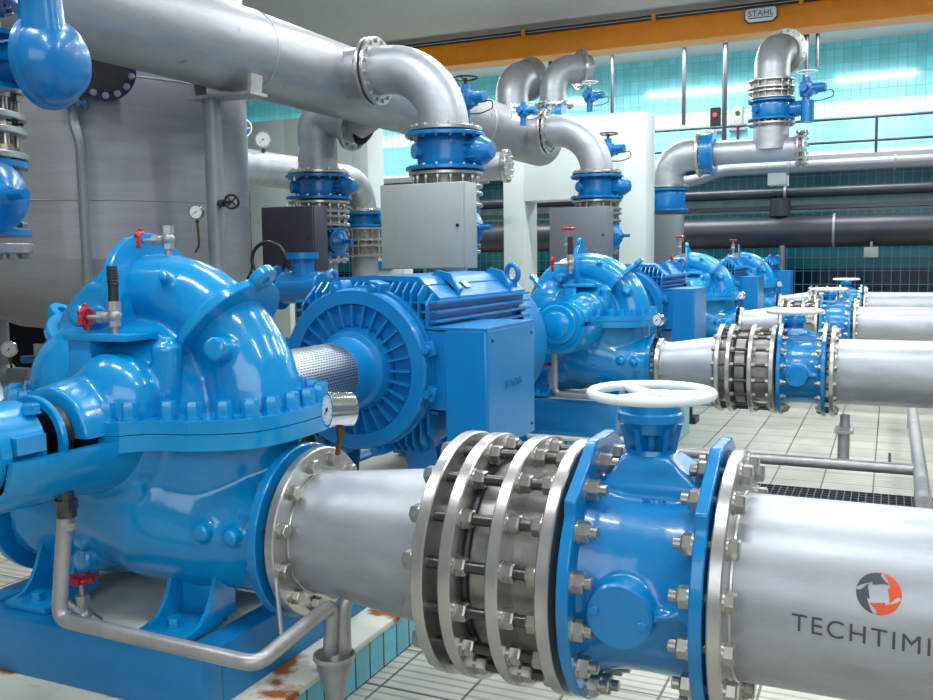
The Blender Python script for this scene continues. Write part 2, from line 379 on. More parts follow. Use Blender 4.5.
def pump(label, O, s, rfl, dis_z, base_z, detail, tk=1.0):
    """O: shaft centre at the split plane; s: scale; pump-local x along the pipes, y along the shaft"""
    O = V(O); T = Matrix.Translation(O) @ Matrix.Scale(s,4)
    w = lambda x,y,z: O+V((x,y,z))*s
    root = thing('centrifugal_pump', label, 'pump', (O.x, O.y, base_z), None)
    up = part('upper_casing', CU, 'blue', root, T=T, ang=60)
    lo = part('lower_casing', CLW, 'blue', root, T=T, ang=60)
    P = smooth_poly(outline(.53,.345,.20,.46))
    for nm, z0, z1 in (('split_flange',0,.042),('split_flange',-.055,-.003)):
        bm = NB(); prism(bm, [w(p.x,p.y,z0) for p in P], (0,0,(z1-z0)*s)); f = part(nm, bm, 'blue', root)
        bmesh_b = f.modifiers.new('b','BEVEL'); bmesh_b.width = .006*s; bmesh_b.segments = 2; bmesh_b.limit_method = 'ANGLE'
        if z0 == 0: top = f
    pts = walk(P, .100, .036)
    if detail > 1:
        for p in pts: bolt(top, w(p.x,p.y,.042), (0,0,1), .027*s, .058*s, m='blue', washer=True, name='bolt')
    else:
        bm = NB()
        for p in pts: cyl(bm, w(p.x,p.y,.034), w(p.x,p.y,.082), .024*s, seg=6)
        part('bolt_row', bm, 'blue', root)
    # reinforcing collars round the volute with lifting lugs
    for a, r, lug in ((96,.215,s < .9),(47,.215,True),(145,.165,True)):
        a = math.radians(a); c = arcp(a,.430); t = V((-math.sin(a),0,math.cos(a)))
        bm = NB(); lathe(bm, w(*(c-t*.017)), t, [(0,0),(0,r*s),(.004*s,(r+.004)*s),(.030*s,(r+.004)*s),(.034*s,r*s),(.034*s,0)], 48)
        # keep only the part outside of the shaft side
        col = part('casing_collar', bm, 'blue', root)
        if lug:
            c2 = c+c.normalized()*(r+.015); bm = NB(); ring(bm, w(*c2), t, .05*s, .019*s, .034*s, 24)
            part('lifting_lug', bm, 'blue', col)
    bm = NB(); bx(bm, w(-.10,0,0).x, w(.0,0,0).x, w(0,-.34,0).y, w(0,-.22,0).y, O.z+.03*s, O.z+.295*s, bev=.006*s); bk = part('bracket_pillar', bm, 'blue', root)
    bm = NB(); bx(bm, w(-.11,0,0).x, w(.16,0,0).x, w(0,-.35,0).y, w(0,-.19,0).y, O.z+.285*s, O.z+.31*s, bev=.005*s); part('top_plate', bm, 'blue', bk)
    # nozzles
    bm = NB(); ring(bm, w(.586,0,0)+V((0,0,dis_z-O.z)), (1,0,0), rfl, .20*s, .034)
    fl = part('discharge_flange', bm, 'vblue', root)
    zz = dis_z-O.z
    if detail > 1:
        for p in circle(w(.586,0,0)+V((0,0,zz)), (1,0,0), rfl-.04*s/1, 12): bolt(fl, p-V((.017,0,0)), (-1,0,0), .022*s, .022*s, m='bolt')
    bm = NB(); ring(bm, w(-.60,0,-.36), (1,0,0), .30*s, .20*s, .034); part('suction_flange', bm, 'vblue', root)
    # front bearing bracket: a half-round trough
    bm = NB()
    lathe(bm, w(0,-.80,0), (0,1,0), [(0,.175*s*tk),(.03*s,.19*s*tk),(.30*s,.205*s*tk),(.62*s,.24*s),(.62*s,.20*s),(.30*s,.18*s*tk),(.05*s,.165*s*tk),(0,.15*s*tk),(0,.175*s*tk)], 40)
    bmesh.ops.bisect_plane(bm, geom=bm.verts[:]+bm.edges[:]+bm.faces[:], plane_co=w(0,0,-.015), plane_no=(0,0,1), clear_outer=True)
    tr = part('bearing_bracket', bm, 'blue', root)
    bm = NB(); prism(bm, [w(-.155,-.80,-.02), w(.155,-.80,-.02), w(.13,-.80,-.10), w(.07,-.80,-.155), w(-.07,-.80,-.155), w(-.13,-.80,-.10)], (0,.03*s,0)); part('end_plate', bm, 'blue', tr)
    bm = NB(); lathe(bm, w(0,-.87,0), (0,1,0), [(0,0),(0,.07*s*tk),(.012*s,.085*s*tk),(.02*s,.085*s*tk),(.02*s,.118*s*tk),(.03*s,.125*s*tk),(.055*s,.125*s*tk),(.055*s,.15*s*tk),(.09*s,.15*s*tk),(.10*s,.135*s*tk),(.22*s,.135*s*tk),(.24*s,.11*s*tk),(.26*s,0)], 40)
    for ag in (10,130,250): 
        q = V((math.cos(math.radians(ag)),0,math.sin(math.radians(ag))))
        box(bm, w(q.x*.13,-.72,q.z*.13), (.06*s,.10*s,.05*s))
    bh = part('bearing_housing', bm, 'blue', root)
    if detail > 1:
        for p in circle(w(0,-.815,0), (0,1,0), .119*s, 6): bolt(bh, p, (0,-1,0), .011*s, .012*s, m='blue')
        bolt(bh, w(.09,-.66,.10), (0,0,1), .026*s, .03*s, m='blue')
        bolt(bh, w(-.09,-.66,.10), (0,0,1), .026*s, .03*s, m='blue')
    bm = NB(); lathe(bm, w(0,-.62,0), (0,1,0), [(0,0),(0,.035*s),(.06*s,.035*s),(.06*s,.10*s),(.09*s,.115*s),(.12*s,.095*s),(.14*s,.14*s),(.17*s,.14*s),(.19*s,.10*s),(.19*s,0)], 32)
    part('shaft_seal', bm, 'seal', root, 'greasy dark brown shaft seal')
    bm = NB(); ring(bm, w(0,-.58,0), (0,1,0), .14*s, .115*s, .02*s, 32); part('gland_ring', bm, 'blue', root)
    # rear bearing bracket
    bm = NB(); lathe(bm, w(0,.45,0), (0,1,0), [(0,.20*s),(.10*s,.19*s),(.12*s,.15*s),(.16*s,.15*s),(.16*s,.03*s),(0,.03*s)], 36); part('bearing_bracket', bm, 'blue', root)
    # feet: plate with two curved gussets each
    hz = (base_z-O.z)/s
    for fx, fy in ((.27,-.27),(-.36,-.27),(.27,.27),(-.36,.27)):
        bm = NB(); bx(bm, *(w(fx-.10,0,0).x, w(fx+.10,0,0).x), *(w(0,fy-.09,0).y, w(0,fy+.09,0).y), base_z, base_z+.025*s, bev=.004*s)
        sg = -1 if fy < 0 else 1
        for dx in (-.10,.085):
            pr = []
            for i in range(7):
                t = i/6; pr.append(w(fx+dx, fy+sg*(.085-.20*t**.6)*1, hz+.02+.34*t**1.8))
            pr += [w(fx+dx, fy-sg*.16, hz+.36), w(fx+dx, fy-sg*.16, hz+.02)]
            prism(bm, pr, (.016*s,0,0))
        bx(bm, w(fx-.09,0,0).x, w(fx+.09,0,0).x, w(0,fy-sg*.12,0).y-.01, w(0,fy-sg*.12,0).y+.01, base_z, base_z+.3*s)
        ft = part('foot', bm, 'blue', root)
        if detail > 1: bolt(ft, w(fx,fy+sg*.03,hz+.025), (0,0,1), .026*s, .03*s, m='blue')
    return root, w

def globe_valve(name, label, base, up, hand_dir, s=1, wheel='red', stub=.0):
    """small threaded steel stop valve: body on a nipple, spindle and ribbed hand knob"""
    base, up, hd = V(base), V(up).normalized(), V(hand_dir).normalized()
    r = thing(name, label, 'valve', base)
    b = base+up*.055*s
    bm = NB(); cyl(bm, base, base+up*.03*s, .011*s, seg=14); cyl(bm, base+up*.025*s, base+up*.045*s, .019*s, seg=6)
    ball(bm, b+up*.005*s, (.023*s,.023*s,.023*s), 16); cyl(bm, b+up*.02*s, b+up*.05*s, .021*s, seg=6)
    cyl(bm, b, b+hd*.05*s, .016*s, seg=14); cyl(bm, b+hd*.035*s, b+hd*.055*s, .02*s, seg=6); part('valve_body', bm, 'galv', r)
    bm = NB(); cyl(bm, b+hd*.05*s, b+hd*.10*s, .007*s, seg=10); part('spindle', bm, 'galv', r)
    bm = NB(); torus(bm, b+hd*.10*s, hd, .027*s, .009*s, 24, 8); cyl(bm, b+hd*.092*s, b+hd*.108*s, .012*s, seg=12)
    for p in circle(b+hd*.10*s, hd, .036*s, 6): ball(bm, p, .009*s, 8)
    for p in circle(b+hd*.10*s, hd, .027*s, 3): cyl(bm, b+hd*.10*s, p, .006*s, seg=6)
    part('hand_knob', bm, wheel, r)
    if stub:
        bm = NB(); cyl(bm, b+up*.045*s, b+up*(.05+stub)*s, .016*s, seg=16)
        for i in range(6): torus(bm, b+up*(.05+stub*(.5+i*.08))*s, up, .0165*s, .002*s, 16, 6)
        part('riser_stub', bm, 'dull', r)
    return r
def gauge(label, c, face, r, stem, stem_to, bodym='chrome', depth=.035):
    c, face = V(c), V(face).normalized()
    g = thing('pressure_gauge', label, 'gauge', stem_to)
    bm = NB(); lathe(bm, c-face*depth, face, [(0,0),(0,r*.9),(.004,r*.96),(depth*.8,r*.96),(depth*.8,r),(depth,r),(depth,r*.86),(depth*.9,r*.84),(depth*.9,0)], 32); cs = part('gauge_case', bm, bodym, g)
    bm = NB(); cyl(bm, c-face*.004, c-face*.001, r*.84, seg=32); part('dial', bm, 'dial', g)
    ax, u, w_ = frame(face); bm = NB(); d = (u*.6+w_*.5).normalized(); cyl(bm, c+face*.0008-d*r*.2, c+face*.0008+d*r*.62, r*.04, r*.015, 6); cyl(bm, c-face*.001, c+face*.003, r*.09, seg=12)
    for p in circle(c, face, r*.72, 12): cyl(bm, p-face*.001, p+face*.0005, r*.035, seg=6)
    part('needle', bm, 'black', g)
    bm = NB(); tube(bm, fillet([c-V((0,0,r*.9)) - face*depth*.5, c-V((0,0,r*1.5))-face*depth*.5]+[V(p) for p in stem]+[V(stem_to)], r*.3, 4), r*.16, 10)
    cyl(bm, c-V((0,0,r*1.5))-face*depth*.5, c-V((0,0,r*1.05))-face*depth*.5, r*.24, seg=6); part('stem', bm, 'brass', g)
    return g

# ---- motor
def motor(label, O, s, y0, y1, base_z, detail, box_x=(.28,.70), text=False):
    O = V(O); w = lambda x,y,z: O+V((x,y,z))*s
    root = thing('electric_motor', label, 'motor', (O.x, O.y+(y0+y1)/2*s, base_z))
    R = .40; yb = y1-.26
    bm = NB(); cyl(bm, w(0,y0+.06,0), w(0,yb,0), .325*s, seg=64)
    part('stator_body', bm, 'mblue', root)
    # end shield: ring, dished recess and hub
    bm = NB(); lathe(bm, w(0,y0,0), (0,1,0), [(.055*s,.20*s),(.035*s,.22*s),(.035*s,.315*s),(.0,.325*s),(0,(R-.01)*s),(.01*s,R*s),(.06*s,R*s),(.065*s,(R-.02)*s),(.075*s,(R-.02)*s),(.08*s,(R+.01)*s),(.12*s,(R+.01)*s),(.125*s,.33*s)], 80)
    es = part('end_shield', bm, 'mblue', root)
    bm = NB()
    for i in range(28):
        a = 2*PI*i/28; d = V((math.cos(a),0,math.sin(a)))
        box(bm, w(d.x*.262, y0+.022, d.z*.262), (.115*s,.045*s,.010*s), ry=-a)
    part('vane_ring', bm, 'mblue', es)
    for a in (15,75,105,165,195,255,285,345):
        d = V((math.cos(math.radians(a)),0,math.sin(math.radians(a))))
        bm = NB(); box(bm, w(d.x*(R+.01), y0+.085, d.z*(R+.01)), (.07*s,.10*s,.075*s), ry=-math.radians(a), bev=.008*s); cyl(bm, w(d.x*(R+.012), y0+.0, d.z*(R+.012)), w(d.x*(R+.012), y0+.06, d.z*(R+.012)), .02*s, seg=20)
        part('clamp_lug', bm, 'mblue', es)
    bm = NB(); lathe(bm, w(0,y0-.20,0), (0,1,0), [(0,0),(0,.14*s),(.01*s,.15*s),(.12*s,.152*s),(.15*s,.165*s),(.16*s,.19*s),(.20*s,.205*s),(.255*s,.215*s),(.26*s,0)], 56)
    part('bearing_cap', bm, 'mblue', root)
    # cooling fins: upright on top and bottom, lying on the flanks
    fb = NB(); x = -.36
    while x < .37:
        zc = math.sqrt(max(.0, .335**2-x*x)) if abs(x) < .335 else 0; top = .425 if abs(x) < .30 else .425-(abs(x)-.30)*1.1
        ps = [w(x,y0+.10,zc*.9), w(x,y0+.10,top-.05), w(x,y0+.16,top), w(x,yb,top), w(x,yb,zc*.9)]
        prism(fb, ps, (.010*s,0,0)); prism(fb, [V((p.x,p.y,2*O.z-p.z)) for p in ps], (.010*s,0,0)); x += .042
    part('top_fins', fb, 'mblue', root)
    fb = NB(); z = -.22
    while z < .335:
        xc = math.sqrt(max(.0,.335**2-z*z))
        for sg in (1,-1):
            bx(fb, *sorted((w(sg*xc*.9,0,0).x, w(sg*.41,0,0).x)), w(0,y0+.12,0).y, w(0,yb,0).y, w(0,0,z).z, w(0,0,z+.012).z)
        z += .045
    part('side_fins', fb, 'mblue', root)
    # raised top plate with slanted shoulders, webs and lifting eyes
    bm = NB(); ya, yz = y0+.20, yb-.02
    prof = [(.10,.43),(.27,.41),(.36,.335),(.385,.33),(.385,.345),(.30,.425),(.27,.450),(.02,.458),(-.28,.445),(-.30,.41),(-.28,.41)]
    prism(bm, [w(px,ya,pz) for px,pz in prof], (0,(yz-ya)*s,0)); tp = part('top_cover', bm, 'mblue', root)
    for yy in (ya+.22, yz-.25):
        bm = NB(); prism(bm, [w(.22,yy,.445), w(.385,yy,.335), w(.39,yy,.36), w(.34,yy,.46), w(.26,yy,.48)], (0,.02*s,0))
        box(bm, w(.335,yy+.05,.40), (.08*s,.10*s,.02*s), ry=.72, bev=.004*s); part('lug_pad', bm, 'mblue', tp)
    for (ex,yy) in ((.345,yz-.10),):
        bm = NB(); torus(bm, w(ex,yy,.445), (0.5,1,0.1), .050*s, .016*s, 32, 12); cyl(bm, w(ex-.0,yy,.36), w(ex,yy,.40), .028*s, seg=16); part('lifting_eye', bm, 'mblue', root)
    bm = NB(); box(bm, w(.335,ya+.42,.402), (.05*s,.07*s,.004*s), ry=.72); part('rating_plate', bm, 'cab', tp, 'small grey rating plate')
    bm = NB(); torus(bm, w(-.30,y0+.3,.44), (1,0,0), .04*s, .013*s, 24, 10); part('lifting_eye', bm, 'mblue', root)
    # fan cowl
    bm = NB(); lathe(bm, w(0,yb,0), (0,1,0), [(-.10*s,.435*s),(-.10*s,.445*s),(.20*s,.445*s),(.25*s,.42*s),(.26*s,.30*s),(.26*s,0)], 72); cw = part('fan_cowl', bm, 'mblue', root)
    bm = NB(); lathe(bm, w(0,yb,0), (0,1,0), [(-.09*s,.335*s),(-.09*s,.432*s)], 64); part('cowl_shade', bm, 'dark', cw, 'black disc standing for the shade behind the cowl rim')  # near-black disc painted in for the shade inside the cowl
    # terminal box on the flank
    x0_, x1_ = box_x; by0, by1 = y0+.06, y0+.06+.62; zt, zb = .20, -.38
    bm = NB()
    pl = [(.48,by0-.01),(x1_-.01,by0-.01),(x1_,by0+.0),(x1_,by1),(.48,by1)]
    prism(bm, [w(a,b,zb) for a,b in pl], (0,0,(zt-zb)*s)); prism(bm, [w(a,b,-.19) for a,b in ((x0_,by0+.05),(.48,by0+.0),(.48,by1-.02),(x0_,by1-.02))], (0,0,(zt-.004+.19)*s)); tb = part('terminal_box', bm, 'mblue', root)
    md = tb.modifiers.new('b','BEVEL'); md.width = .006*s; md.segments = 2; md.limit_method = 'ANGLE'; md.angle_limit = .25
    bm = NB(); prism(bm, [w(.28,by0+.05,zt), w(.48,by0-.01,zt), w(x1_,by0-.01,zt), w(x1_,by1,zt), w(.30,by1,zt)], (0,0,.012*s)); part('box_lid', bm, 'mblue', tb)
    if detail > 1:
        for z in (zt-.05, zb+.05):
            for y in (by0+.05, by1-.05): bolt(tb, w(x1_,y,z), (1,0,0), .009*s, .008*s, m='dbolt')
    if text: lettering('SIEMENS', tb, w(x1_+.001,by0+.20,-.10), (0,1,0), (0,0,1), .062, .004, 'mblue', 'embossed_lettering')
    # feet
    for sx in (-1,1):
        for yy in (y0+.18, yb-.22):
            bm = NB(); xa, xb = sx*.22, sx*.44
            hz = (base_z-O.z)/s
            bx(bm, *sorted((w(xa,0,0).x, w(xb,0,0).x)), w(0,yy,0).y, w(0,yy+.2,0).y, base_z, base_z+.03*s, bev=.004*s)
            for dy in (0,.18):
                prism(bm, [w(xb,yy+dy,hz+.03), w(sx*.37,yy+dy,hz+.18), w(sx*.30,yy+dy,-.18), w(sx*.16,yy+dy,-.25), w(xa,yy+dy,hz+.03)], (0,.02*s,0))
            part('foot', bm, 'mblue', root)
    return root

def lettering(txt, parent, pos, xdir, up, size, depth, m, name='lettering', align='LEFT', wrap=None, spacing=1.0, label=None, shear=0):
    c = bpy.data.curves.new('t','FONT'); c.body = txt; c.size = size; c.extrude = depth/2; c.align_x = align; c.space_character = spacing; c.shear = shear
    o = bpy.data.objects.new('t', c); COL.objects.link(o); dg = bpy.context.evaluated_depsgraph_get(); dg.update()
    me = bpy.data.meshes.new_from_object(o.evaluated_get(dg)); bpy.data.objects.remove(o)
    xd, up = V(xdir).normalized(), V(up).normalized(); n = xd.cross(up)
    bm = NB(); bm.from_mesh(me)
    if wrap:
        for k in range(60):
            xx = k*size*.14
            bmesh.ops.bisect_plane(bm, geom=bm.verts[:]+bm.edges[:]+bm.faces[:], plane_co=(0,-size+xx*.5,0), plane_no=(0,1,0))
        for v in bm.verts: v.co = wrap(v.co.x, v.co.y, v.co.z)
    else:
        for v in bm.verts: v.co = V(pos)+xd*v.co.x+up*v.co.y+n*(v.co.z+depth/2)
    return part(name, bm, m, parent, label, 30)

# ---- skid and plinth
def base(O, x0,x1,y0,y1,zp,zs, label_s, label_p, led=.15, extra=0):
    bm = NB(); bx(bm, x0-led,x1+led,y0-led,y1+led,0,zp-.012)
    r = thing('tiled_plinth', label_p, 'plinth', ((x0+x1)/2,(y0+y1)/2,0))
    bm2 = NB(); bx(bm2, x1+led-.02,x1+led+.004,y0-led,y1+led,0,zp-.02); bx(bm2, x0-led-.004,x0-led+.02,y0-led,y1+led,0,zp-.02)
    part('core', bm, 'plaster', r); part('side_tiles', bm2, 'plinth', r)
    bm = NB(); bx(bm, x0-led+.02,x1+led-.02,y0-led-.004,y0-led+.02,0,zp-.02); part('end_tiles', bm, 'plinthx', r)
    bm = NB(); bx(bm, x0-led-.008,x1+led+.008,y0-led-.008,y1+led+.008,zp-.025,zp, bev=.004); part('top_slab', bm, 'ledge', r, 'cream top slab with rust stains')
    s = thing('base_frame', label_s, 'frame', ((x0+x1)/2,(y0+y1)/2,zp)); t = .10
    for nm, a in (('side_beam',(x1-t,x1,y0+t,y1-t)),('side_beam',(x0,x0+t,y0+t,y1-t)),('cross_beam',(x0,x1,y0,y0+t)),('cross_beam',(x0,x1,y1-t,y1))):
        bm = NB(); bx(bm, a[0],a[1],a[2],a[3],zp,zs, bev=.006); part(nm, bm, 'skid', s)
    # pads under the feet
    bm = NB()
    bx(bm, x0+t, x1-t, y0+t, y1-t, zp, zs-.02); part('grout_infill', bm, 'grout', s, 'pale grout filling the frame')
    return s

# =========================================================== ROW 1
Y1, Z1 = 2.6, .68
S1 = V((-2.40, 2.6, 1.055))
p1, w1 = pump('nearest and largest blue pump at left, two red hand knobs on its casing', S1, 1.0, .295, Z1, .37, 2)
m1 = motor('nearest large blue motor with flat terminal box facing right', S1, 1.0, 1.30, 2.95, .37, 2, text=True)
base(S1, -3.05,-1.92, 2.18,5.75, .17,.37, 'blue steel base frame under the nearest pump and motor', 'rust-stained plinth with cyan tiles under the nearest pump')
def guard(label, O, s, ya, yb, base):
    O = V(O); r = .148*s; me = NB(); n = 48; uv = me.loops.layers.uv.new('UVMap')
    for i in range(n):
        a, b = 2*PI*i/n, 2*PI*(i+1)/n
        q = [(a,ya),(b,ya),(b,yb),(a,yb)]
        f = me.faces.new([me.verts.new(O+V((r*math.cos(t), y*s, r*math.sin(t)))) for t,y in q])
        for l, (t,y) in zip(f.loops, q): l[uv].uv = (y*s, t*r)
    bmesh.ops.remove_doubles(me, verts=me.verts[:], dist=1e-5)
    root = thing('coupling_guard', label, 'guard', (O.x, O.y+(ya+yb)/2*s, O.z-r))
    part('perforated_sheet', me, 'guard', root)
    b = NB(); ring(b, O+V((0,ya*s+.01,0)), (0,1,0), r+.006, r-.004, .02, 48); part('end_band', b, 'mblue', root)
guard('perforated metal coupling guard between the nearest pump and its motor', S1, 1.0, .60, 1.12, .37)

globe_valve('vent_valve', 'steel vent valve with red knob atop the nearest pump', w1(.045,.0,.56), (0,0,1), (-1,-.25,0), 1.05)
globe_valve('stop_valve', 'steel stop valve with red knob and ribbed stub, front of the nearest pump', w1(.075,-.30,.305), (0,0,1), (-1,-.25,0), 1.05, stub=.11)
dv = globe_valve('drain_valve', 'red-handled drain valve low behind the grey pipe under the nearest pump', (-2.56,2.25,.43), (.25,.2,-.3), (0,0,1), 1.25)
gauge('chrome pressure gauge beside the nearest pump discharge flange', (-1.66,2.53,1.11), (-.60,-.78,.05), .058, [], (-1.655,2.58,.955), depth=.09)

# drain line along the frame, ending in a funnel
dl = thing('drain_pipe', 'grey drain pipe running along the front of the nearest pump base', 'pipe', (-2.32,2.0,.45))
bm = NB(); pts = fillet([(-2.29,2.03,.87),(-2.315,2.0,.50),(-1.58,2.02,.475),(-1.60,2.44,.50),(-1.615,2.44,.33)], .05, 6)
tube(bm, pts, .0235, 20); part('pipe_run', bm, 'galv', dl)
bm = NB(); cyl(bm, (-2.29,2.03,.845), (-2.29,2.03,.875), .036, seg=6); cyl(bm, (-2.29,2.03,.82), (-2.29,2.03,.845), .030, seg=16); cyl(bm, (-2.29,2.03,.87), (-2.29,2.03,.90), .025, seg=12); part('union_nut', bm, 'dbolt', dl)
bm = NB(); cyl(bm, (-2.29,2.03,.78), (-2.29,2.03,.80), .026, seg=20); part('coupling', bm, 'galv', dl)
dl2 = thing('overflow_pipe', 'bent steel pipe dropping into the funnel below the reducer', 'pipe', (-1.55,2.5,.36))
bm = NB(); tube(bm, fillet([(-1.58,2.47,.33),(-1.58,2.47,.52),(-1.42,2.75,.53),(-1.40,3.05,.50)], .07, 6), .024, 18); part('pipe_run', bm, 'galv', dl2)
fn = thing('funnel', 'steel funnel on a standpipe catching the drain pipes', 'funnel', (-1.60,2.44,0))
bm = NB(); lathe(bm, (-1.60,2.44,0), (0,0,1), [(0,.022),(.16,.022),(.20,.032),(.315,.062),(.32,.068),(.332,.068),(.332,.063),(.22,.028),(.19,.0)], 32); part('cone', bm, 'galv', fn)
bm = NB(); cyl(bm, (-1.745,2.34,.62), (-1.70,2.30,.43), .008, .006, 8); cyl(bm, (-1.75,2.345,.60), (-1.735,2.34,.63), .014, seg=8)
single('hanging_strap', bm, 'galv', 'thin metal strap hanging from the reducer flange', 'strap')

def studs(root, Y, z, xa, xb, R, n, r, nutr, xnuts, ph=.5, detail=2):
    for p in circle((0,Y,z), (1,0,0), R, n, ph):
        bm = NB(); cyl(bm, (xa,p.y,p.z), (xb,p.y,p.z), r, seg=12)
        if detail > 1:
            s = part('stud', bm, 'dbolt', root)
            for x, d in xnuts: bolt(s, (x,p.y,p.z), (d,0,0), nutr, nutr*1.25, nutr*.3 if d < 0 or x == xnuts[-1][0] else 0, 'nut')
        else:
            for x, d in xnuts: cyl(bm, (x,p.y,p.z), (x+d*nutr*1.2,p.y,p.z), nutr, seg=6)
            part('stud', bm, 'bolt', root)

def row_pipe(Y, z, which, xf, xr0, X, rf, rp0, rp, rfl0, detail, wheel_z, wheel_r, xend, logo=False):
    """X: dict of plane positions. Returns created roots"""
    out = []
    br = (.0245 if rf > .35 else .0195)*rf/.375
    # reducer
    r = thing('reducer_pipe', 'short stainless reducer between %s pump flange and the ringed joint' % which, 'pipe', (xr0,Y,z-rp0))
    flange(r, (xr0,Y,z), (1,0,0), rfl0, rp0, .034, 'flange', 12, rfl0-.042*rf/.375, 1, br, br*1.0, detail)
    xl = X['d1']
    bm = NB(); tube(bm, [(xr0,Y,z),(xr0+.02,Y,z),(xr0+.08,Y,z),(xl-.03,Y,z),(xl+.05,Y,z)], [rp0*.985,rp0,rp0*1.01,rp,rp], 56, cap=False)
    part('cone', bm, 'steel', r)
    bm = NB(); torus(bm, (xr0+.02,Y,z), (1,0,0), rp0, .006, 56, 8); torus(bm, (xl-.035,Y,z), (1,0,0), rp, .006, 56, 8); part('weld_seam', bm, 'flange', r)
    if detail > 1:
        for p in circle((0,Y,z), (1,0,0), rfl0-.042*rf/.375, 12): bm = NB(); cyl(bm, (X['pf']-.01,p.y,p.z), (xr0,p.y,p.z), br*.55, seg=10); part('stud', bm, 'dbolt', r)
    out.append(r)
    # dismantling joint
    j = thing('dismantling_joint', 'stainless joint of four bolted rings %s' % ('nearest to the viewer' if which == 'nearest' else 'on '+which+' discharge line'), 'pipe joint', (X['d1'],Y,z-rf))
    th = .038*rf/.375
    for k in ('d1','d2','d3','d4'):
        bm = NB(); ring(bm, (X[k],Y,z), (1,0,0), rf, rp*1.0, th, 80); f = part('ring_flange', bm, 'flange', j)
    bm = NB(); lathe(bm, (X['d1'],Y,z), (1,0,0), [(0,rp*1.01),(X['d2']-X['d1'],rp*1.01),(X['d2']-X['d1']+.005,rp*1.12),((X['d3']-X['d1']),rp*1.12),((X['d3']-X['d1'])+.001,rp*1.04),(X['d4']-X['d1'],rp*1.04)], 64); part('sleeve', bm, 'sleeve', j)
    bm = NB(); torus(bm, (X['d2']+.03,Y,z), (1,0,0), rp*1.14, .012*rf/.375, 56, 8); torus(bm, (X['d3']-.03,Y,z), (1,0,0), rp*1.14, .012*rf/.375, 56, 8); part('seal_ring', bm, 'dull', j)
    Rb = rf-.040*rf/.375; nn = br*1.15
    studs(j, Y, z, X['d1']-.03*rf/.375, X['d4']+.012, Rb, 16, br*.68, nn, [(X['d1']-th/2,-1),(X['d2']+th/2,1),(X['d3']+th/2,1),(X['d4']-th/2,-1)], .5, detail)
    out.append(j)
    # gate valve
    k = rf/.375
    v = thing('gate_valve', '%s blue gate valve with a white handwheel' % which, 'valve', ((X['bL']+X['bR'])/2,Y,z-rf))
    for key, sd in (('bL',1),('bR',-1)):
        bm = NB(); N_ = 144; P = []
        for i in range(N_):
            a = 2*PI*i/N_; rr = rf*.995
            d = abs(a-PI/2)
            if d < math.radians(57): rr = max(rr, min(.398*k/max(.01,math.cos(d)), .298*k/max(.01,math.sin(d)), .455*k/(math.cos(d)+.62*math.sin(d))))
            P.append(V((X[key]-.017*k, Y+rr*math.cos(a), z+rr*math.sin(a))))
        prism(bm, P, (.034*k,0,0)); f = part('valve_flange', bm, 'vblue', v)
        md = f.modifiers.new('b','BEVEL'); md.width = .005*k; md.segments = 2; md.limit_method = 'ANGLE'
        if detail > 1:
            for p in circle((X[key]+sd*.017*k,Y,z), (1,0,0), Rb, 16): bolt(f, p, (sd,0,0), nn*1.05, nn*1.2, nn*.9, 'nut')
        else:
            bm = NB()
            for p in circle((X[key]+sd*.02*k,Y,z), (1,0,0), Rb, 16): cyl(bm, p, p+V((sd*.03*k,0,0)), nn, seg=6)
            part('nut_set', bm, 'bolt', f)
    w = X['bR']-X['bL']; xm = (X['bL']+X['bR'])/2
    bm = NB(); lathe(bm, (X['bL'],Y,z), (1,0,0), [(0,.31*k),(.05*k,.285*k),(.10*k,.275*k),(w/2,.272*k),(w-.10*k,.275*k),(w-.05*k,.285*k),(w,.31*k)], 56)
    lathe(bm, (X['bL'],Y,z), (1,0,0), [(0,0),(0,.31*k)], 56); lathe(bm, (X['bR'],Y,z), (1,0,0), [(0,.31*k),(0,0)], 56)
    zb = z+.24*k; ht = .10*k+.0
    prism_h = [(-.16,-.12),(.16,-.12),(.16,.12),(-.16,.12)]; wx = X['wx']
    # four sided hood tapering into the neck
    ring0 = [bm.verts.new((xm+a*k, Y+b*k, z+.20*k)) for a,b in prism_h]; ring1 = [bm.verts.new((xm+a*k*.85, Y+b*k*.95, z+.285*k)) for a,b in prism_h]; ring2 = [bm.verts.new((wx+a*k*.42, Y+b*k*.55, z+.36*k)) for a,b in prism_h]
    for A_, B_ in ((ring0,ring1),(ring1,ring2)):
        for i in range(4): bm.faces.new((A_[i],A_[(i+1)%4],B_[(i+1)%4],B_[i]))
    bm.faces.new(ring2); bm.faces.new(ring0[::-1])
    xb = xm-.03*k; zb_ = z-.012*k; cyl(bm, (xb,Y-.20*k,zb_), (xb,Y-.315*k,zb_), .092*k, .083*k, seg=40)
    box(bm, (xb+.12*k,Y-.262*k,zb_), (.14*k,.07*k,.022*k), rz=.3)
    me = fuse(bm, .009*k, None, True, 4)
    body = part('valve_body', me, 'vblue', v, ang=60)
    bm = NB(); cyl(bm, (xb,Y-.305*k,zb_), (xb,Y-.335*k,zb_), .088*k, seg=48, bev=.006*k); cv = part('inspection_cover', bm, 'vblue', v)
    if detail > 1:
        for a in (-1,1): bolt(cv, (xb+a*.064*k,Y-.335*k,zb_-a*.012), (0,-1,0), .014*k, .012*k, m='vblue')
    # yoke
    z3 = z+.335*k; z4 = wheel_z-.060
    bm = NB(); lathe(bm, (wx,Y,z3), (0,0,1), [(0,0),(0,.074*k),(.018*k,.076*k),(.022*k,.068*k),(.035*k,.064*k)], 32)
    lathe(bm, (wx,Y,z4-.02), (0,0,1), [(-.03,.070*k),(0,.078*k),(.004,.094*k),(.026,.094*k),(.03,.084*k),(.05,.082*k),(.055,0),(-.03,0)], 36)
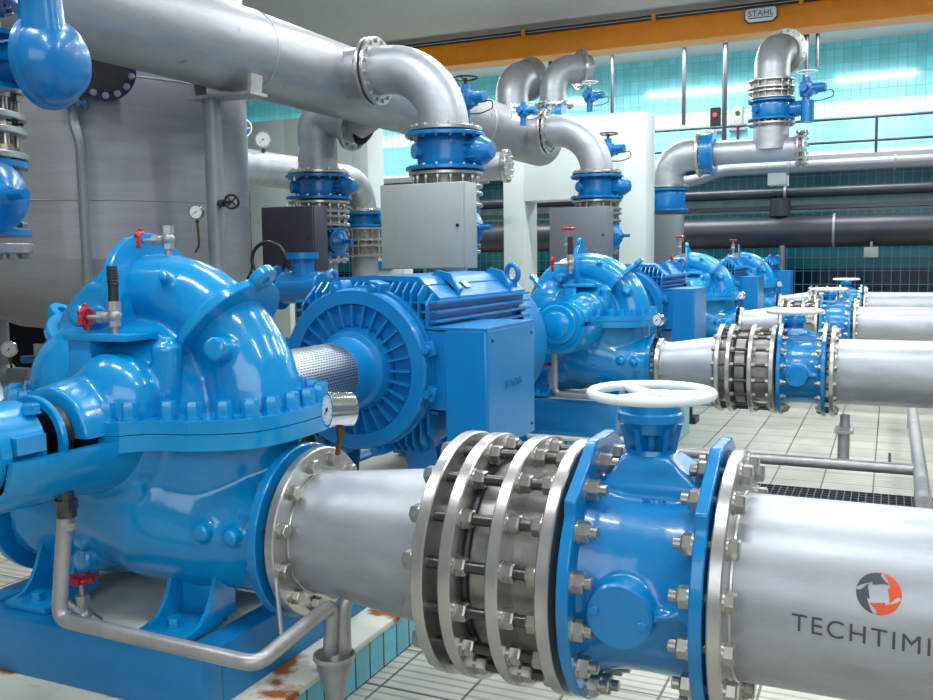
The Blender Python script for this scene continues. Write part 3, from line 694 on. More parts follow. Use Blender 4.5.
    for a in (15,75,135,195,255,315):
        c_, s_ = math.cos(math.radians(a)), math.sin(math.radians(a))
        prism(bm, [V((wx+c_*q*k-s_*.008,Y+s_*q*k+c_*.008,zz)) for q,zz in ((.070*k,z3+.02),(.082*k,z4-.05),(.088*k,z4-.03),(.03,z4-.03),(.03,z3+.02))], (s_*.016,-c_*.016,0))
    cyl(bm, (wx,Y,z3), (wx,Y,z4), .03*k, seg=20)
    part('yoke', bm, 'vblue', v)
    bm = NB(); torus(bm, (wx,Y,wheel_z), (0,0,1), wheel_r-.015, .0145, 72, 14)
    lathe(bm, (wx,Y,wheel_z-.03), (0,0,1), [(0,0),(0,.026),(.02,.028),(.034,.022),(.034,0)], 24)
    for a in (10,130,250):
        c_, s_ = math.cos(math.radians(a)), math.sin(math.radians(a)); tube(bm, [(wx,Y,wheel_z-.008),(wx+c_*.5*wheel_r,Y+s_*.5*wheel_r,wheel_z-.006),(wx+c_*(wheel_r-.02),Y+s_*(wheel_r-.02),wheel_z)], [.018,.0155,.014], 12)
    part('handwheel', bm, 'white', v, 'white handwheel')
    if which == 'nearest':
        lettering('DN 500', body, (xm-.02,Y-.105,z+.262), (1,0,0), (0,.42,.9), .030, .004, 'vblue', 'cast_lettering'); lettering('PN 10', body, (xm-.02,Y-.13,z+.238), (1,0,0), (0,.45,.89), .026, .004, 'vblue', 'cast_lettering')
    out.append(v)
    # delivery pipe
    d = thing('delivery_pipe', '%s stainless delivery pipe leaving the picture at right' % which, 'pipe', (X['sf'],Y,z-rp))
    flange(d, (X['sf'],Y,z), (1,0,0), rf, rp, .036*k, 'flange', 16, Rb, 1, nn, nn*1.1, detail)
    bm = NB(); tube(bm, [(X['sf']-.018,Y,z),(xend,Y,z)], rp, 72, cap=False); pb = part('pipe_barrel', bm, 'steel', d)
    bm = NB(); torus(bm, (X['sf']+.02*k,Y,z), (1,0,0), rp, .007*k, 60, 8); part('weld_seam', bm, 'flange', d)
    if detail > 1:
        for p in circle((0,Y,z), (1,0,0), Rb, 16): bm = NB(); cyl(bm, (X['bR'],p.y,p.z), (X['sf'],p.y,p.z), br*.6, seg=10); part('stud', bm, 'dbolt', d)
    out.append(d); return out, pb

X1 = dict(pf=-1.80, d1=-1.185, d2=-1.10, d3=-.958, d4=-.815, bL=-.758, bR=-.415, sf=-.370, wx=-.612)
o1, barrel = row_pipe(Y1, Z1, 'nearest', 0, -1.752, X1, .375, .205, .256, .285, 2, 1.207, .185, 2.6)
# marking on the delivery pipe
def wrapper(x0, th0, r, sl=0):
    def f(x, y, z):
        a = th0-(y+sl*x)/r; rr = r+.0012+max(0,z)
        return V((x0+x, Y1-rr*math.sin(a), Z1+rr*math.cos(a)))
    return f
LW = wrapper(-.200, 1.60, .256, -.05)
lettering('TECHTIMIA', barrel, None, (1,0,0), (0,0,1), .062, .0006, 'ink', 'printed_lettering', wrap=LW, spacing=1.18, label='grey printed capitals')
def swirl(cols):
    W = wrapper(-.205+.20, 1.60-.115/.256, .256)
    for m, angs in cols:
        bm = NB()
        for a0 in angs:
            n = 14; rows = []
            for i in range(n+1):
                t = i/n; a = math.radians(a0+t*105); th_ = .019*(math.sin(PI*min(1,t*1.15+.12))**.8 if t*1.15+.12 < 1 else 0)+.001
                rows.append([bm.verts.new(W(q*math.cos(a), q*math.sin(a), 0)) for q in (.050, .050-th_*.5, .050-th_)])
            for a_, b_ in zip(rows, rows[1:]):
                for k in range(2): bm.faces.new((a_[k], b_[k], b_[k+1], a_[k+1]))
            a1, a2, a3 = math.radians(a0+30), math.radians(a0+6), math.radians(a0-38)
            bm.faces.new([bm.verts.new(W(q*math.cos(t_), q*math.sin(t_), .0001)) for q, t_ in ((.040,a1),(.046,a2),(.031,a3),(.0275,a3+.25),(.024,a1+.2))])
        part('printed_emblem', bm, m, barrel, 'grey half of the swirl' if m == 'ink' else 'orange half of the swirl')
swirl([('ink',(85,175)),('orangeink',(355,265))])

# =========================================================== ROWS 2-4
Y2, Z2 = 6.5, .82
before = set(bpy.data.objects)
S2 = V((-2.0, 6.5, 1.146))
p2, w2 = pump('second pump from the viewer', S2, .82, .19, Z2+.03, .60, 2, 1.28)
m2 = motor('second motor from the viewer', S2, .82, 1.20, 2.75, .60, 1)
X2 = dict(wx=-.575, pf=-1.50, d1=-1.035, d2=-.965, d3=-.825, d4=-.69, bL=-.645, bR=-.375, sf=-.325)
o2, _ = row_pipe(Y2, Z2, 'second', 0, -1.455, X2, .30, .165, .213, .19, 2, 1.213, .183, 3.4)
b2 = base(S2, -2.60,-1.66, 6.03,8.3, .36,.60, 'blue base frame under the second pump', 'white topped cyan tiled plinth under the second pump', .04)
vv = globe_valve('vent_valve', 'small red-knobbed vent valve atop the second pump', w2(-.16,-.05,.55), (0,0,1), (0,0,1), 1.25)
v3 = globe_valve('stop_valve', 'small red-knobbed valve on the front of the second pump', w2(-.06,-.30,.40), (0,0,1), (-1,-.4,0), 1.25, stub=.1)
gauge('small chrome gauge beside the second pump discharge', (-1.46,6.35,1.15), (-.5,-.85,0), .045, [], (-1.46,6.38,1.03))
bm = NB(); tube(bm, fillet([w2(-.10,-.60,-.19),w2(-.10,-.60,-.60),w2(.40,-.62,-.61)], .05, 5), .022, 14)
single('drain_pipe', bm, 'galv', 'grey bent drain pipe at the front of the second pump', 'pipe')
globe_valve('drain_valve', 'small red-knobbed drain valve low at the second pump', w2(-.20,-.42,-.58), (0,0,1), (0,0,1), 1.1)
row2 = [o for o in bpy.data.objects if o not in before and o.parent is None]
GR = {}
for word, dy, dx in (('third', 3.9, 0), ('fourth', 7.7, 0)):
    for o in row2:
        c = copy_tree(o); c.location = o.location + V((dx, dy, 0)); c['label'] = o['label'].replace('second', word)

# ---------------------------------------------------------------- risers, header, valves overhead
def butterfly(name_lab, X, Y, zt, zb, rf, r, detail, ax_boss=(-.62,-.78,0), gear=True):
    v = thing('butterfly_valve', name_lab, 'valve', (X,Y,zb)); h = zt-zb
    for z, s in ((zt-.014,-1),(zb+.014,1)): flange(v, (X,Y,z), (0,0,1), rf, r, .028, 'dblue', 16, rf-.035, s, .013, .014, detail, name='valve_flange')
    bm = NB(); lathe(bm, (X,Y,zb), (0,0,1), [(0,r*1.05),(h*.12,r*1.15),(h*.3,r*1.18),(h*.7,r*1.18),(h*.88,r*1.15),(h,r*1.05)], 48)
    zm = (zt+zb)/2; d = V(ax_boss).normalized()
    cyl(bm, V((X,Y,zm))+d*r*.9, V((X,Y,zm))+d*(r*1.45), .055, seg=28, bev=.005)
    body = part('valve_body', bm, 'dblue', v)
    if gear:
        bm = NB(); c = V((X+r*1.05,Y+.02,zm))
        lathe(bm, c, (1,-.1,0), [(0,h*.36),(.06,h*.40),(.12,h*.40),(.19,h*.22),(.195,0)], 28)
        for a in (-.6,0,.6): box(bm, c+V((.03,-.03,a*h*.3)), (.10,h*.6,.012))
        part('gear_case', bm, 'dblue', v)
    return v
def vjoint(lab, X, Y, zt, zb, rf, r, detail, bk=1.0, nb=16):
    j = thing('dismantling_joint', lab, 'pipe joint', (X,Y,zb)); h = zt-zb
    for z in (zt-.012, zt-h*.42, zt-h*.62, zb+.012):
        bm = NB(); ring(bm, (X,Y,z), (0,0,1), rf, r*1.02, .024, 48); part('ring_flange', bm, 'flange', j)
    bm = NB(); cyl(bm, (X,Y,zb), (X,Y,zt), r*1.08, seg=40); part('sleeve', bm, 'sleeve', j)
    for p in circle((X,Y,0), (0,0,1), rf-.035, nb):
        bm = NB(); cyl(bm, (p.x,p.y,zb-.02), (p.x,p.y,zt+.0), .009*bk, seg=10)
        for z in (zt-h*.42-.026, zt-h*.62+.012, zb+.024, zt-.05): cyl(bm, (p.x,p.y,z), (p.x,p.y,z+.016*bk), .016*bk, seg=6)
        part('stud', bm, 'bolt', j)
    return j
def bowl_valve(lab, X, Y, zt, zb, rf, r, detail, d=(1,-.25,0), bk=1.0, nb=16):
    v = thing('gate_valve', lab, 'valve', (X,Y,zb)); h = zt-zb; zm = (zt+zb)/2
    for z, s in ((zt-.014,-1),(zb+.014,1)): flange(v, (X,Y,z), (0,0,1), rf, r, .028, 'dblue', nb, rf-.035, s, .013*bk, .016*bk, detail, name='valve_flange')
    bm = NB(); cyl(bm, (X,Y,zb), (X,Y,zt), r*1.0, seg=36); part('valve_body', bm, 'dblue', v)
    d = V(d).normalized(); c = V((X,Y,zm))+d*r*.75
    bm = NB(); lathe(bm, c, d, [(0,h*.34),(rf*.45,h*.40),(rf*.46,h*.44),(rf*.56,h*.44),(rf*.57,h*.40),(rf*.70,h*.30),(rf*.80,h*.13),(rf*.88,h*.10),(rf*.88,.018),(rf*1.2,.018),(rf*1.2,0)], 32); part('bonnet', bm, 'dblue', v)
    bm = NB(); box(bm, c+d*rf*.2, (rf*.9,.03,.03)); part('rib', bm, 'dblue', v)
    return v
def actuator(lab, c, s=1, wheel=True, hd=(0,0,1), wm='black', d=(1,-.2,0)):
    """electric valve actuator: gearbox on a neck, motor, terminal cover and a hand wheel"""
    c = V(c); d = V(d).normalized(); a = thing('valve_actuator', lab, 'actuator', c-V((0,0,.25*s)))
    bm = NB(); cyl(bm, c-V((0,0,.25*s)), c, .05*s, seg=20); cyl(bm, c-V((0,0,.10*s)), c-V((0,0,.08*s)), .075*s, seg=20); box(bm, c, (.16*s,.16*s,.18*s), bev=.02*s); cyl(bm, c, c+V((0,0,.15*s)), .05*s, seg=20); part('gearbox', bm, 'actblue', a)
    bm = NB(); cyl(bm, c+d*.06*s+V((0,0,.0)), c+d*.25*s, .062*s, seg=24, bev=.008*s); cyl(bm, c+d*.10*s-V((0,0,.08*s)), c+d*.10*s-V((0,0,.01*s)), .05*s, seg=20); part('motor_housing', bm, 'actblue', a)
    n = d.cross(V((0,0,1))); bm = NB(); cyl(bm, c-n*.16*s, c+n*.16*s, .055*s, seg=24, bev=.006*s); part('switch_cover', bm, 'actblue', a)
    if wheel:
        hd = V(hd).normalized(); p = c+hd*.22*s; bm = NB(); torus(bm, p, hd, .13*s, .010*s, 36, 8); cyl(bm, c+hd*.06*s, p, .02*s, seg=12)
        for q in circle(p, hd, .13*s, 3): cyl(bm, p-hd*.03*s, q, .008*s, seg=8)
        part('handwheel', bm, wm, a, 'white handwheel' if wm == 'white' else 'dark handwheel')
    bm = NB(); pts = [c+d*.22*s-V((0,0,.05*s)), c+d*.34*s-V((0,0,.04*s)), c+d*.36*s-V((0,0,.13*s)), c+d*.20*s-V((0,0,.17*s)), c+V((0,0,-.16*s))]; tube(bm, fillet(pts,.05*s,4), .007*s, 8); part('cable', bm, 'dull', a)
    return a

# the big header along the hall
HX, HZ, HR = -4.06, 3.01, .285
h = thing('header_pipe', 'large weathered stainless header running overhead from upper left', 'pipe', (HX,6,HZ-HR))
bm = NB(); cyl(bm, (HX,.8,HZ), (HX,11.2,HZ), HR, seg=72); part('pipe_barrel', bm, 'hdr', h)
for y in (3.2,5.30,9.1): bm = NB(); torus(bm, (HX,y,HZ), (0,1,0), HR, .008, 72, 8); part('weld_seam', bm, 'flange', h)
for y, s in ((6.3,1),(10.2,1)):
    bm = NB(); cyl(bm, (HX,y,HZ), (-3.64,y,HZ), .19, seg=40, cap=False)
    nz = part('branch', bm, 'hdr', h)
    flange(nz, (-3.640,y,HZ), (1,0,0), .252, .175, .028, 'flange', 16, .222, -1, .016, .018, 2)
bm = NB(); cyl(bm, (HX-.1,7.2,HZ-.1), (-4.36,7.2,2.80), .18, .17, seg=40); nz = part('branch', bm, 'hdr', h)
bm = NB(); cyl(bm, (HX+.1,9.0,HZ-.2), (HX+.1,9.0,HZ-.42), .03, seg=12); part('branch', bm, 'hdr', h)
bm = NB()
# saddles
for y, n_ in ((5.1,0),(8.3,1)):
    sd = thing('pipe_saddle', 'bent steel saddle under the header, %s' % ('above the tall grey post' if n_ == 0 else 'right of the first elbow'), 'bracket', (HX,y,HZ-.36))
    bm = NB(); bx(bm, HX-.26,HX+.26,y-.09,y+.09,HZ-HR-.055,HZ-HR-.035); part('base_plate', bm, 'galv', sd)
    for sx in (-1,1):
        bm = NB(); prism(bm, [(HX+sx*.24,y-.06,HZ-HR-.035),(HX+sx*.25,y-.06,HZ-HR+.08),(HX+sx*.225,y-.06,HZ-HR+.08),(HX+sx*.215,y-.06,HZ-HR-.035)], (0,.12,0)); part('side_cheek', bm, 'galv', sd)
def post(lab, x, y, z0, z1, r, m='gray'):
    p = thing('support_post', lab, 'post', (x,y,z0)); bm = NB(); cyl(bm, (x,y,z0), (x,y,z1), r, seg=32); part('tube', bm, m, p)
    bm = NB(); box(bm, (x,y,z0+.01), (r*3.4,r*3.4,.02)); part('foot_plate', bm, m, p)
post('tall grey tubular post under the header beside the tank', -4.19, 5.1, 0, HZ-HR-.055, .060)

def cabinet(lab, x0,x1,y,z0,z1, m, dep=.2):
    c = thing('control_cabinet', lab, 'cabinet', ((x0+x1)/2,y,z0))
    bm = NB(); bx(bm, x0,x1,y,y+dep,z0,z1, bev=.005); part('housing', bm, m, c)
    bm = NB(); bx(bm, x0+.006,x1-.006,y-.018,y-.002,z0+.006,z1-.006, bev=.004); d = part('door', bm, m, c)
    bm = NB(); cyl(bm, (x1-.05,y-.026,(z0+z1)/2), (x1-.05,y-.016,(z0+z1)/2), .012, seg=12); part('lock', bm, 'dull', d)
    bm = NB(); cyl(bm, ((x0+x1)/2,y+dep/2,0), ((x0+x1)/2,y+dep/2,z0), .022, seg=12); part('stand_pole', bm, 'gray', c)
    return c

def riser(lab, X, Y, hx, hz, z, cab, cabm, side, detail, elbow_d=None, lower=True):
    """z: dict of levels; elbow starts at the header flange (hx, hz) heading side*X and ends downward"""
    r, rf = .178, .275; zt = z['ef']; sgn = side
    e = thing('pipe_elbow', 'stainless elbow dropping from the header to %s' % lab, 'pipe', (X,Y,zt))
    R = abs(X-hx)-.02
    if elbow_d is None:
        zc = hz; Rr = min(R, zc-zt-.02)
        pts = [V((hx,Y,zc))]+arc_elbow((X-sgn*Rr,Y,zc), (sgn,0,0), (0,0,-1), Rr, 16)+[V((X,Y,zt))]
    else: pts = elbow_d
    bm = NB(); tube(bm, pts, r, 48, cap=False); part('bend', bm, 'steel', e)
    if elbow_d is None: flange(e, (hx+sgn*.022,Y,hz), (1,0,0), .252, r*.98, .028, 'flange', 16, .222, sgn, .016, .018, detail)
    else: flange(e, pts[0]+V((-.10,0,.03)), (1,0,-.3), .25, r, .05, 'flange', 14, .22, 2, .016, .02, detail)
    flange(e, (X,Y,zt+.012), (0,0,1), rf, r, .028, 'flange', 16, rf-.035, 1, .015, .018, detail)
    butterfly('blue butterfly valve above %s' % lab, X, Y, z['v0'], z['v1'], rf+.02, r, detail)
    vjoint('ringed steel joint behind %s' % lab, X, Y, z['v1']-.012, z['j'], rf, r, detail)
    if lower:
        bowl_valve('blue gate valve with round bonnet at right of %s' % lab, X, Y, z['j']-.012, z['g'], rf-.02, r*.8, detail)
        d = thing('riser_pipe', 'vertical stainless pipe below %s' % lab, 'pipe', (X,Y,.4))
        flange(d, (X,Y,z['g']-.03), (0,0,1), rf-.02, r*.8, .028, 'flange', 16, rf-.055, -1, .015, .018, 1)
        bm = NB(); tube(bm, [V((X,Y,z['g'])), V((X,Y,1.1))]+arc_elbow((X,Y,1.1), (0,0,-1), (1,0,0), .25, 10)+[V((X+.30,Y,.85))], [r*.62]+[r*.85]*12+[r*.85][:0], 32) if False else tube(bm, [V((X,Y,z['g'])), V((X,Y,z['g']-.25)), V((X,Y,1.1))]+arc_elbow((X,Y,1.1), (0,0,-1), (1,0,0), .25, 10)+[V((X+.30,Y,.85))], r*.85, 32)
        part('pipe_barrel', bm, 'steel', d)
    if cab: cabinet('%s cabinet in front of %s' % cab[5:] if False else cab[5], *cab[:5], cabm)
riser('the pale grey cabinet', -3.03, 6.3, -3.612, HZ, dict(ef=2.52,v0=2.505,v1=2.235,j=1.965,g=1.665), (-3.33,-2.67,5.85,1.52,2.115,'pale grey cabinet, widest of the wall of cabinets'), 'cab', 1, 2)
riser('the mid grey cabinet', -3.03, 10.2, -3.612, HZ, dict(ef=2.50,v0=2.485,v1=2.225,j=1.965,g=1.665), (-3.41,-2.75,9.68,1.51,2.115,'mid grey cabinet between the two white columns'), 'cabm', 1, 1)
X_, Y_ = -4.74, 7.2
pts = fillet([(-4.24,Y_,2.76),(-4.34,Y_,2.80),(-4.74,Y_,2.90),(X_,Y_,2.36)], .36, 12)
riser('the dark grey cabinet', X_, Y_, 0, 0, dict(ef=2.36,v0=2.35,v1=2.13,j=1.89,g=1.62), (-4.93,-4.40,6.6,1.50,2.045,'dark charcoal cabinet at left beside the tank'), 'cabd', -1, 2, elbow_d=pts)
# row 1 stack at the left border
X_, Y_ = -3.19, 2.4
v = butterfly('blue butterfly valve with large gear case at the top left corner', X_, Y_, 2.58, 2.26, .262, .165, 2, gear=False)
gx = X_+.40
bm = NB(); lathe(bm, (X_+.10,Y_,2.30), (1,.10,0), [(0,.08),(.36,.085),(.365,.165),(.385,.165),(.39,.150),(.42,.146),(.46,.125),(.487,.09),(.495,.05),(.497,0)], 48)
for a in (-.09,0,.09): box(bm, (X_+.24,Y_-.08,2.30+a), (.34,.14,.016))
cyl(bm, (gx+.10,Y_,2.38), (gx+.10,Y_,2.60), .08, .06, seg=28)
part('gear_case', bm, 'dblue', v)
j = vjoint('ringed steel joint at the left border above the blue bowl valve', X_, Y_, 2.255, 1.985, .262, .165, 2, 1.5, 12)
bowl_valve('blue gate valve with bowl bonnet and square spindle at the left border', X_, Y_, 1.98, 1.70, .258, .17, 2, d=(1,-.12,0), bk=1.6, nb=12)
d = thing('riser_pipe', 'steel riser under the bowl valve at the left border', 'pipe', (X_,Y_,.5))
flange(d, (X_,Y_,1.655), (0,0,1), .262, .15, .035, 'flange', 12, .223, -1, .021, .024, 2)
bm = NB(); tube(bm, fillet([(X_-.02,Y_,1.66),(X_-.06,Y_+.02,1.45),(X_-.12,Y_+.06,1.1),(X_+.08,Y_+.2,.69)], .1, 5), .13, 32); part('pipe_barrel', bm, 'steel', d)
d = thing('pipe_elbow', 'steel pipe rising out of frame above the corner valve', 'pipe', (X_,Y_,2.60))
flange(d, (X_,Y_,2.60), (0,0,1), .262, .165, .028, 'flange', 16, .227, 1, .014, .016, 2); bm = NB(); tube(bm, [(X_,Y_,2.59),(X_,Y_,3.3)], .165, 36); part('pipe_barrel', bm, 'steel', d)
actuator('blue actuator on the gear case at the top left corner', (X_+.50,Y_,2.78), 1.2, wm='dull')

# tank
TX, TY, TR = -5.75, 5.6, 1.16
t = thing('storage_tank', 'large round grey steel tank filling the left background', 'tank', (TX,TY,0))
bm = NB(); lathe(bm, (TX,TY,1.62), (0,0,1), [(0,TR),(.01,TR),(3.3,TR),(3.5,TR*.8),(3.56,0)], 96); part('shell', bm, 'tank', t)
for z in (2.02,2.86,3.9): bm = NB(); torus(bm, (TX,TY,z), (0,0,1), TR, .006, 96, 6); part('weld_seam', bm, 'tank', t)
bm = NB(); lathe(bm, (TX,TY,1.62), (0,0,-1), [(0,TR),(.10,TR*.99),(.24,TR*.93),(.38,TR*.80),(.50,TR*.55),(.56,TR*.2),(.57,0)], 96); part('dished_bottom', bm, 'tank', t)
for a in (60,150,240,330):
    c_, s_ = math.cos(math.radians(a)), math.sin(math.radians(a)); bm = NB(); cyl(bm, (TX+c_*.85*TR,TY+s_*.85*TR,0), (TX+c_*.85*TR,TY+s_*.85*TR,1.65), .07, seg=20); part('leg', bm, 'dull', t)
nd = V((.75,-.66,.0)).normalized(); nc = V((TX,TY,2.86))+nd*TR
bm = NB(); cyl(bm, nc-nd*.1, nc+nd*.16, .13, seg=40); nz = part('nozzle', bm, 'dull', t)
f = flange(nz, nc+nd*.16, nd, .20, .12, .04, 'navyink', 14, .17, 1, .02, .02, 2, label='dark blue bolted nozzle flange')
bm = NB(); cyl(bm, nc+nd*.16, nc+nd*.185, .15, seg=40); part('blind_cover', bm, 'dark', nz)
# thin pipe with a small flanged valve in front of the tank
q = V((-4.87,4.62,0))
sp = thing('standpipe', 'thin grey pipe with an offset bend hanging before the tank', 'pipe', (q.x,q.y,.6))
bm = NB(); tube(bm, fillet([(q.x-.07,q.y,2.64),(q.x-.07,q.y,2.50),(q.x,q.y-.02,2.38),(q.x,q.y-.02,.6)], .06, 5), .033, 20); part('pipe_run', bm, 'gray', sp)
sv = thing('flanged_valve', 'small blue flanged valve on top of the thin pipe by the tank', 'valve', (q.x-.07,q.y,2.62))
for z in (2.635,2.86): flange(sv, (q.x-.07,q.y,z), (0,0,1), .105, .04, .018, 'dblue', 8, .085, 2, .012, .014, 2, name='valve_flange')
bm = NB(); lathe(bm, (q.x-.07,q.y,2.64), (0,0,1), [(0,.05),(.06,.06),(.11,.07),(.16,.06),(.21,.05)], 24); cyl(bm, (q.x-.07,q.y,2.74), (q.x-.24,q.y-.02,2.74), .035, seg=16); part('valve_body', bm, 'dblue', sv)
gauge('small round gauge on a brass cock between tank and grey post', (-4.28,5.0,1.925), (.3,-1,0), .050, [(-4.28,5.02,1.78),(-4.28,5.02,1.70)], (-4.36,5.08,1.66))
k = thing('stop_valve', 'dark handwheel valve just right of the grey post', 'valve', (-4.1,5.1,1.95)); bm = NB(); torus(bm, (-3.99,5.02,1.985), (.5,-1,0), .045, .009, 24, 8); cyl(bm, (-4.14,5.08,1.98), (-3.99,5.02,1.985), .012, seg=10)
for p in circle((-3.99,5.02,1.985), (.5,-1,0), .045, 4): cyl(bm, (-3.99,5.02,1.985), p, .006, seg=6)
part('handwheel', bm, 'black', k)
bm = NB(); cyl(bm, (-4.18,5.1,1.98), (-4.09,5.06,1.98), .026, seg=12); part('valve_body', bm, 'dull', k)

# second header further left, dropping to its own stack
d = thing('header_pipe', 'lower stainless header behind the dark grey cabinet riser', 'pipe', (-6.05,9,2.35)); bm = NB()
tube(bm, [V((-6.05,6.6,2.55)), V((-6.05,9.85,2.55))]+arc_elbow((-6.05,9.85,2.55), (0,1,0), (0,0,-1), .34, 12)[1:]+[V((-6.05,10.19,2.18))], [.19,.175]+[.16]*13, 40); part('pipe_barrel', bm, 'steel', d)
flange(d, (-6.05,10.19,2.19), (0,0,1), .26, .16, .03, 'flange', 16, .23, 1, .015, .018, 1)
butterfly('small blue butterfly valve between dark cabinet and pale cabinet', -6.05, 10.19, 2.17, 1.99, .26, .16, 1)
vjoint('ringed joint with four discs left of the pale cabinet', -6.05, 10.19, 1.98, 1.62, .26, .17, 1)
d = thing('riser_pipe', 'vertical steel pipe left of the pale cabinet', 'pipe', (-6.05,10.19,.0)); bm = NB(); tube(bm, [(-6.05,10.19,1.62),(-6.05,10.19,1.3),(-6.05,10.19,.0)], [.165,.165,.14], 36); part('pipe_barrel', bm, 'steel', d)
d = thing('pipe_elbow', 'pale elbow rising behind the pale cabinet', 'pipe', (-4.3,8.4,1.2)); bm = NB(); tube(bm, [V((-4.2,8.5,.4)),V((-4.2,8.5,2.15))]+arc_elbow((-4.2,8.5,2.15), (0,0,1), (1,.25,0), .34, 12)[1:]+[V((-3.55,8.66,2.49))], .14, 40); part('bend', bm, 'steel', d); flange(d, (-3.5,8.67,2.49), (1,.1,0), .165, .02, .05, 'flange', 12, .135, 1, .012, .015, 1)
gauge('pressure gauge on the lower header right of the tank', (-5.93,8.0,2.83), (.5,-1,0), .085, [], (-5.98,8.05,2.68))
k = actuator('tiny blue valve with white handwheel at the tank edge', (-7.0,9.0,3.12), .8, hd=(.8,-.7,0), wm='white', d=(-1,0,0))

# cold corner behind the nearest pump
k = thing('angle_valve', 'dark blue valve behind the nearest pump, under the charcoal cabinet', 'valve', (-3.45,4.9,1.0))
bm = NB(); cyl(bm, (-3.52,4.9,1.42), (-3.22,4.9,1.42), .10, seg=28, bev=.01); cyl(bm, (-3.56,4.9,1.42), (-3.53,4.9,1.42), .14, seg=28); cyl(bm, (-3.36,4.9,1.42), (-3.36,4.9,1.62), .07, seg=20); cyl(bm, (-3.36,4.9,1.60), (-3.36,4.9,1.64), .1, seg=24); part('valve_body', bm, 'dblue', k)
bm = NB(); torus(bm, (-3.62,4.9,1.60), (.3,-1,0), .11, .012, 28, 8); part('handwheel', bm, 'black', k)
bm = NB(); tube(bm, [(-3.36,4.9,1.4),(-3.36,4.9,.9),(-3.36,4.9,0)], .05, 16); part('pipe_run', bm, 'dull', k)
g = gauge('round gauge at the far left border beside a red lever', (-7.38,6.0,.81), (.6,-1,0), .075, [], (-7.40,6.05,.55))
k = thing('ball_valve', 'ball valve with red lever at the far left border', 'valve', (-7.5,6.0,.55)); bm = NB(); bx(bm, -7.68,-7.40,5.97,6.0,1.08,1.105); part('lever', bm, 'red', k, 'red lever')
bm = NB(); cyl(bm, (-7.9,6.05,.58), (-7.15,6.05,.58), .06, seg=16); cyl(bm, (-7.5,6.05,.0), (-7.5,6.05,1.08), .05, seg=16); ball(bm, (-7.5,6.05,.58), .1, 16); part('valve_body', bm, 'gray', k)
bm = NB(); cyl(bm, (-7.2,6.0,.72), (-6.95,6.0,.74), .035, seg=12); single('hose_connector', bm, 'dblue', 'small blue hose connector right of the far left gauge', 'connector')
bm = NB(); bx(bm, -13.2,-7.5,9.4,9.5,0,1.6); single('added_dark_panel', bm, 'dark', 'added dark panel blackening the background low behind the tank at left', 'panel')  # panel added to darken the background low behind the tank
bm = NB(); bx(bm, -10.12,-9.70,8.6,8.65,.22,.55); bx(bm, -10.10,-10.06,8.6,8.65,0,.22); bx(bm, -9.76,-9.72,8.6,8.65,0,.22); single('notice_board', bm, 'wglass', 'pale blank board low behind the tank', 'board')

# white concrete portals
def portal(lab, x0,x1,y,ztop,zl,cw0,cw1,dep):
    p = thing('concrete_frame', lab, 'frame', ((x0+x1)/2,y,0))
    for a,b in ((x0,x0+cw0),(x1-cw1,x1)):
        bm = NB(); bx(bm, a,b,y,y+dep,0,ztop, bev=.01); part('column', bm, 'plaster', p)
    bm = NB(); bx(bm, x0+cw0,x1-cw1,y,y+dep,zl,ztop); part('lintel', bm, 'plaster', p)
portal('white concrete frame behind the mid grey cabinet', -4.98,-2.96,12.2,3.46,2.36,.32,.36,.5)
portal('white concrete frame at left behind the tank', -9.95,-7.62,13.0,3.9,2.55,.75,.3,.5)
wc = thing('white_cabinet', 'white box cabinet with a small blue display left of the pale grey cabinet', 'cabinet', (-7.28,12.95,0))
bm = NB(); bx(bm, -7.66,-6.9,12.8,13.1,0,2.16, bev=.01); part('housing', bm, 'plaster', wc)
bm = NB(); bx(bm, -7.55,-7.1,12.76,12.799,1.42,1.55); part('display', bm, 'vblue', wc, 'blue display strip')
# railing uprights seen between cabinets
bm = NB(); tube(bm, fillet([(-5.5,11.5,0),(-5.5,11.5,2.55),(-4.9,11.5,2.6)], .15, 6), .035, 14); single('vent_pipe', bm, 'gray', 'hooked grey vent pipe left of the pale cabinet', 'pipe')

# third riser: bend to a level pipe, tee, valve and return bend
e = thing('pipe_elbow', 'stainless bend right of the white frame, above the farthest cabinet', 'pipe', (-3.09,14.1,2.6)); bm = NB()
tube(bm, [V((-3.09,14.1,2.58)),V((-3.09,14.1,2.72))]+arc_elbow((-3.09,14.1,2.72), (0,0,1), (1,0,0), .34, 12)[1:]+[V((-2.62,14.1,3.06))], .235, 44, cap=False); part('bend', bm, 'steel', e)
flange(e, (-2.62,14.1,3.06), (1,0,0), .33, .22, .04, 'flange', 16, .29, -1, .018, .02, 1); flange(e, (-3.09,14.1,2.60), (0,0,1), .31, .22, .03, 'flange', 16, .27, 1, .016, .02, 1)
butterfly('blue butterfly valve above the farthest cabinet', -3.09, 14.1, 2.57, 2.24, .31, .22, 1, gear=False)
cabinet('farthest grey cabinet right of the white frame', -3.32,-2.80,13.7,1.45,2.17, 'cabm')
k = thing('valve_ring', 'blue ring valve clamped on the level pipe near the bend', 'valve', (-2.5,14.1,2.7)); bm = NB(); ring(bm, (-2.52,14.1,3.06), (1,0,0), .30, .2, .15, 40); part('valve_body', bm, 'dblue', k)
bm = NB(); ring(bm, (-2.42,14.1,3.06), (1,0,0), .33, .2, .04, 40); part('valve_flange', bm, 'dblue', k)
tp = thing('tee_pipe', 'level stainless tee pipe before the tiled wall with a blind end', 'pipe', (-1.8,14.1,2.9)); bm = NB(); cyl(bm, (-2.42,14.1,3.06), (-1.16,14.1,3.06), .17, seg=40); cyl(bm, (-1.62,14.1,3.06), (-1.62,14.1,3.42), .25, seg=44); part('pipe_barrel', bm, 'steel', tp)
for x in (-1.24,-1.16): flange(tp, (x,14.1,3.06), (1,0,0), .265, .02, .03, 'flange', 14, .235, 1, .018, .025, 1)
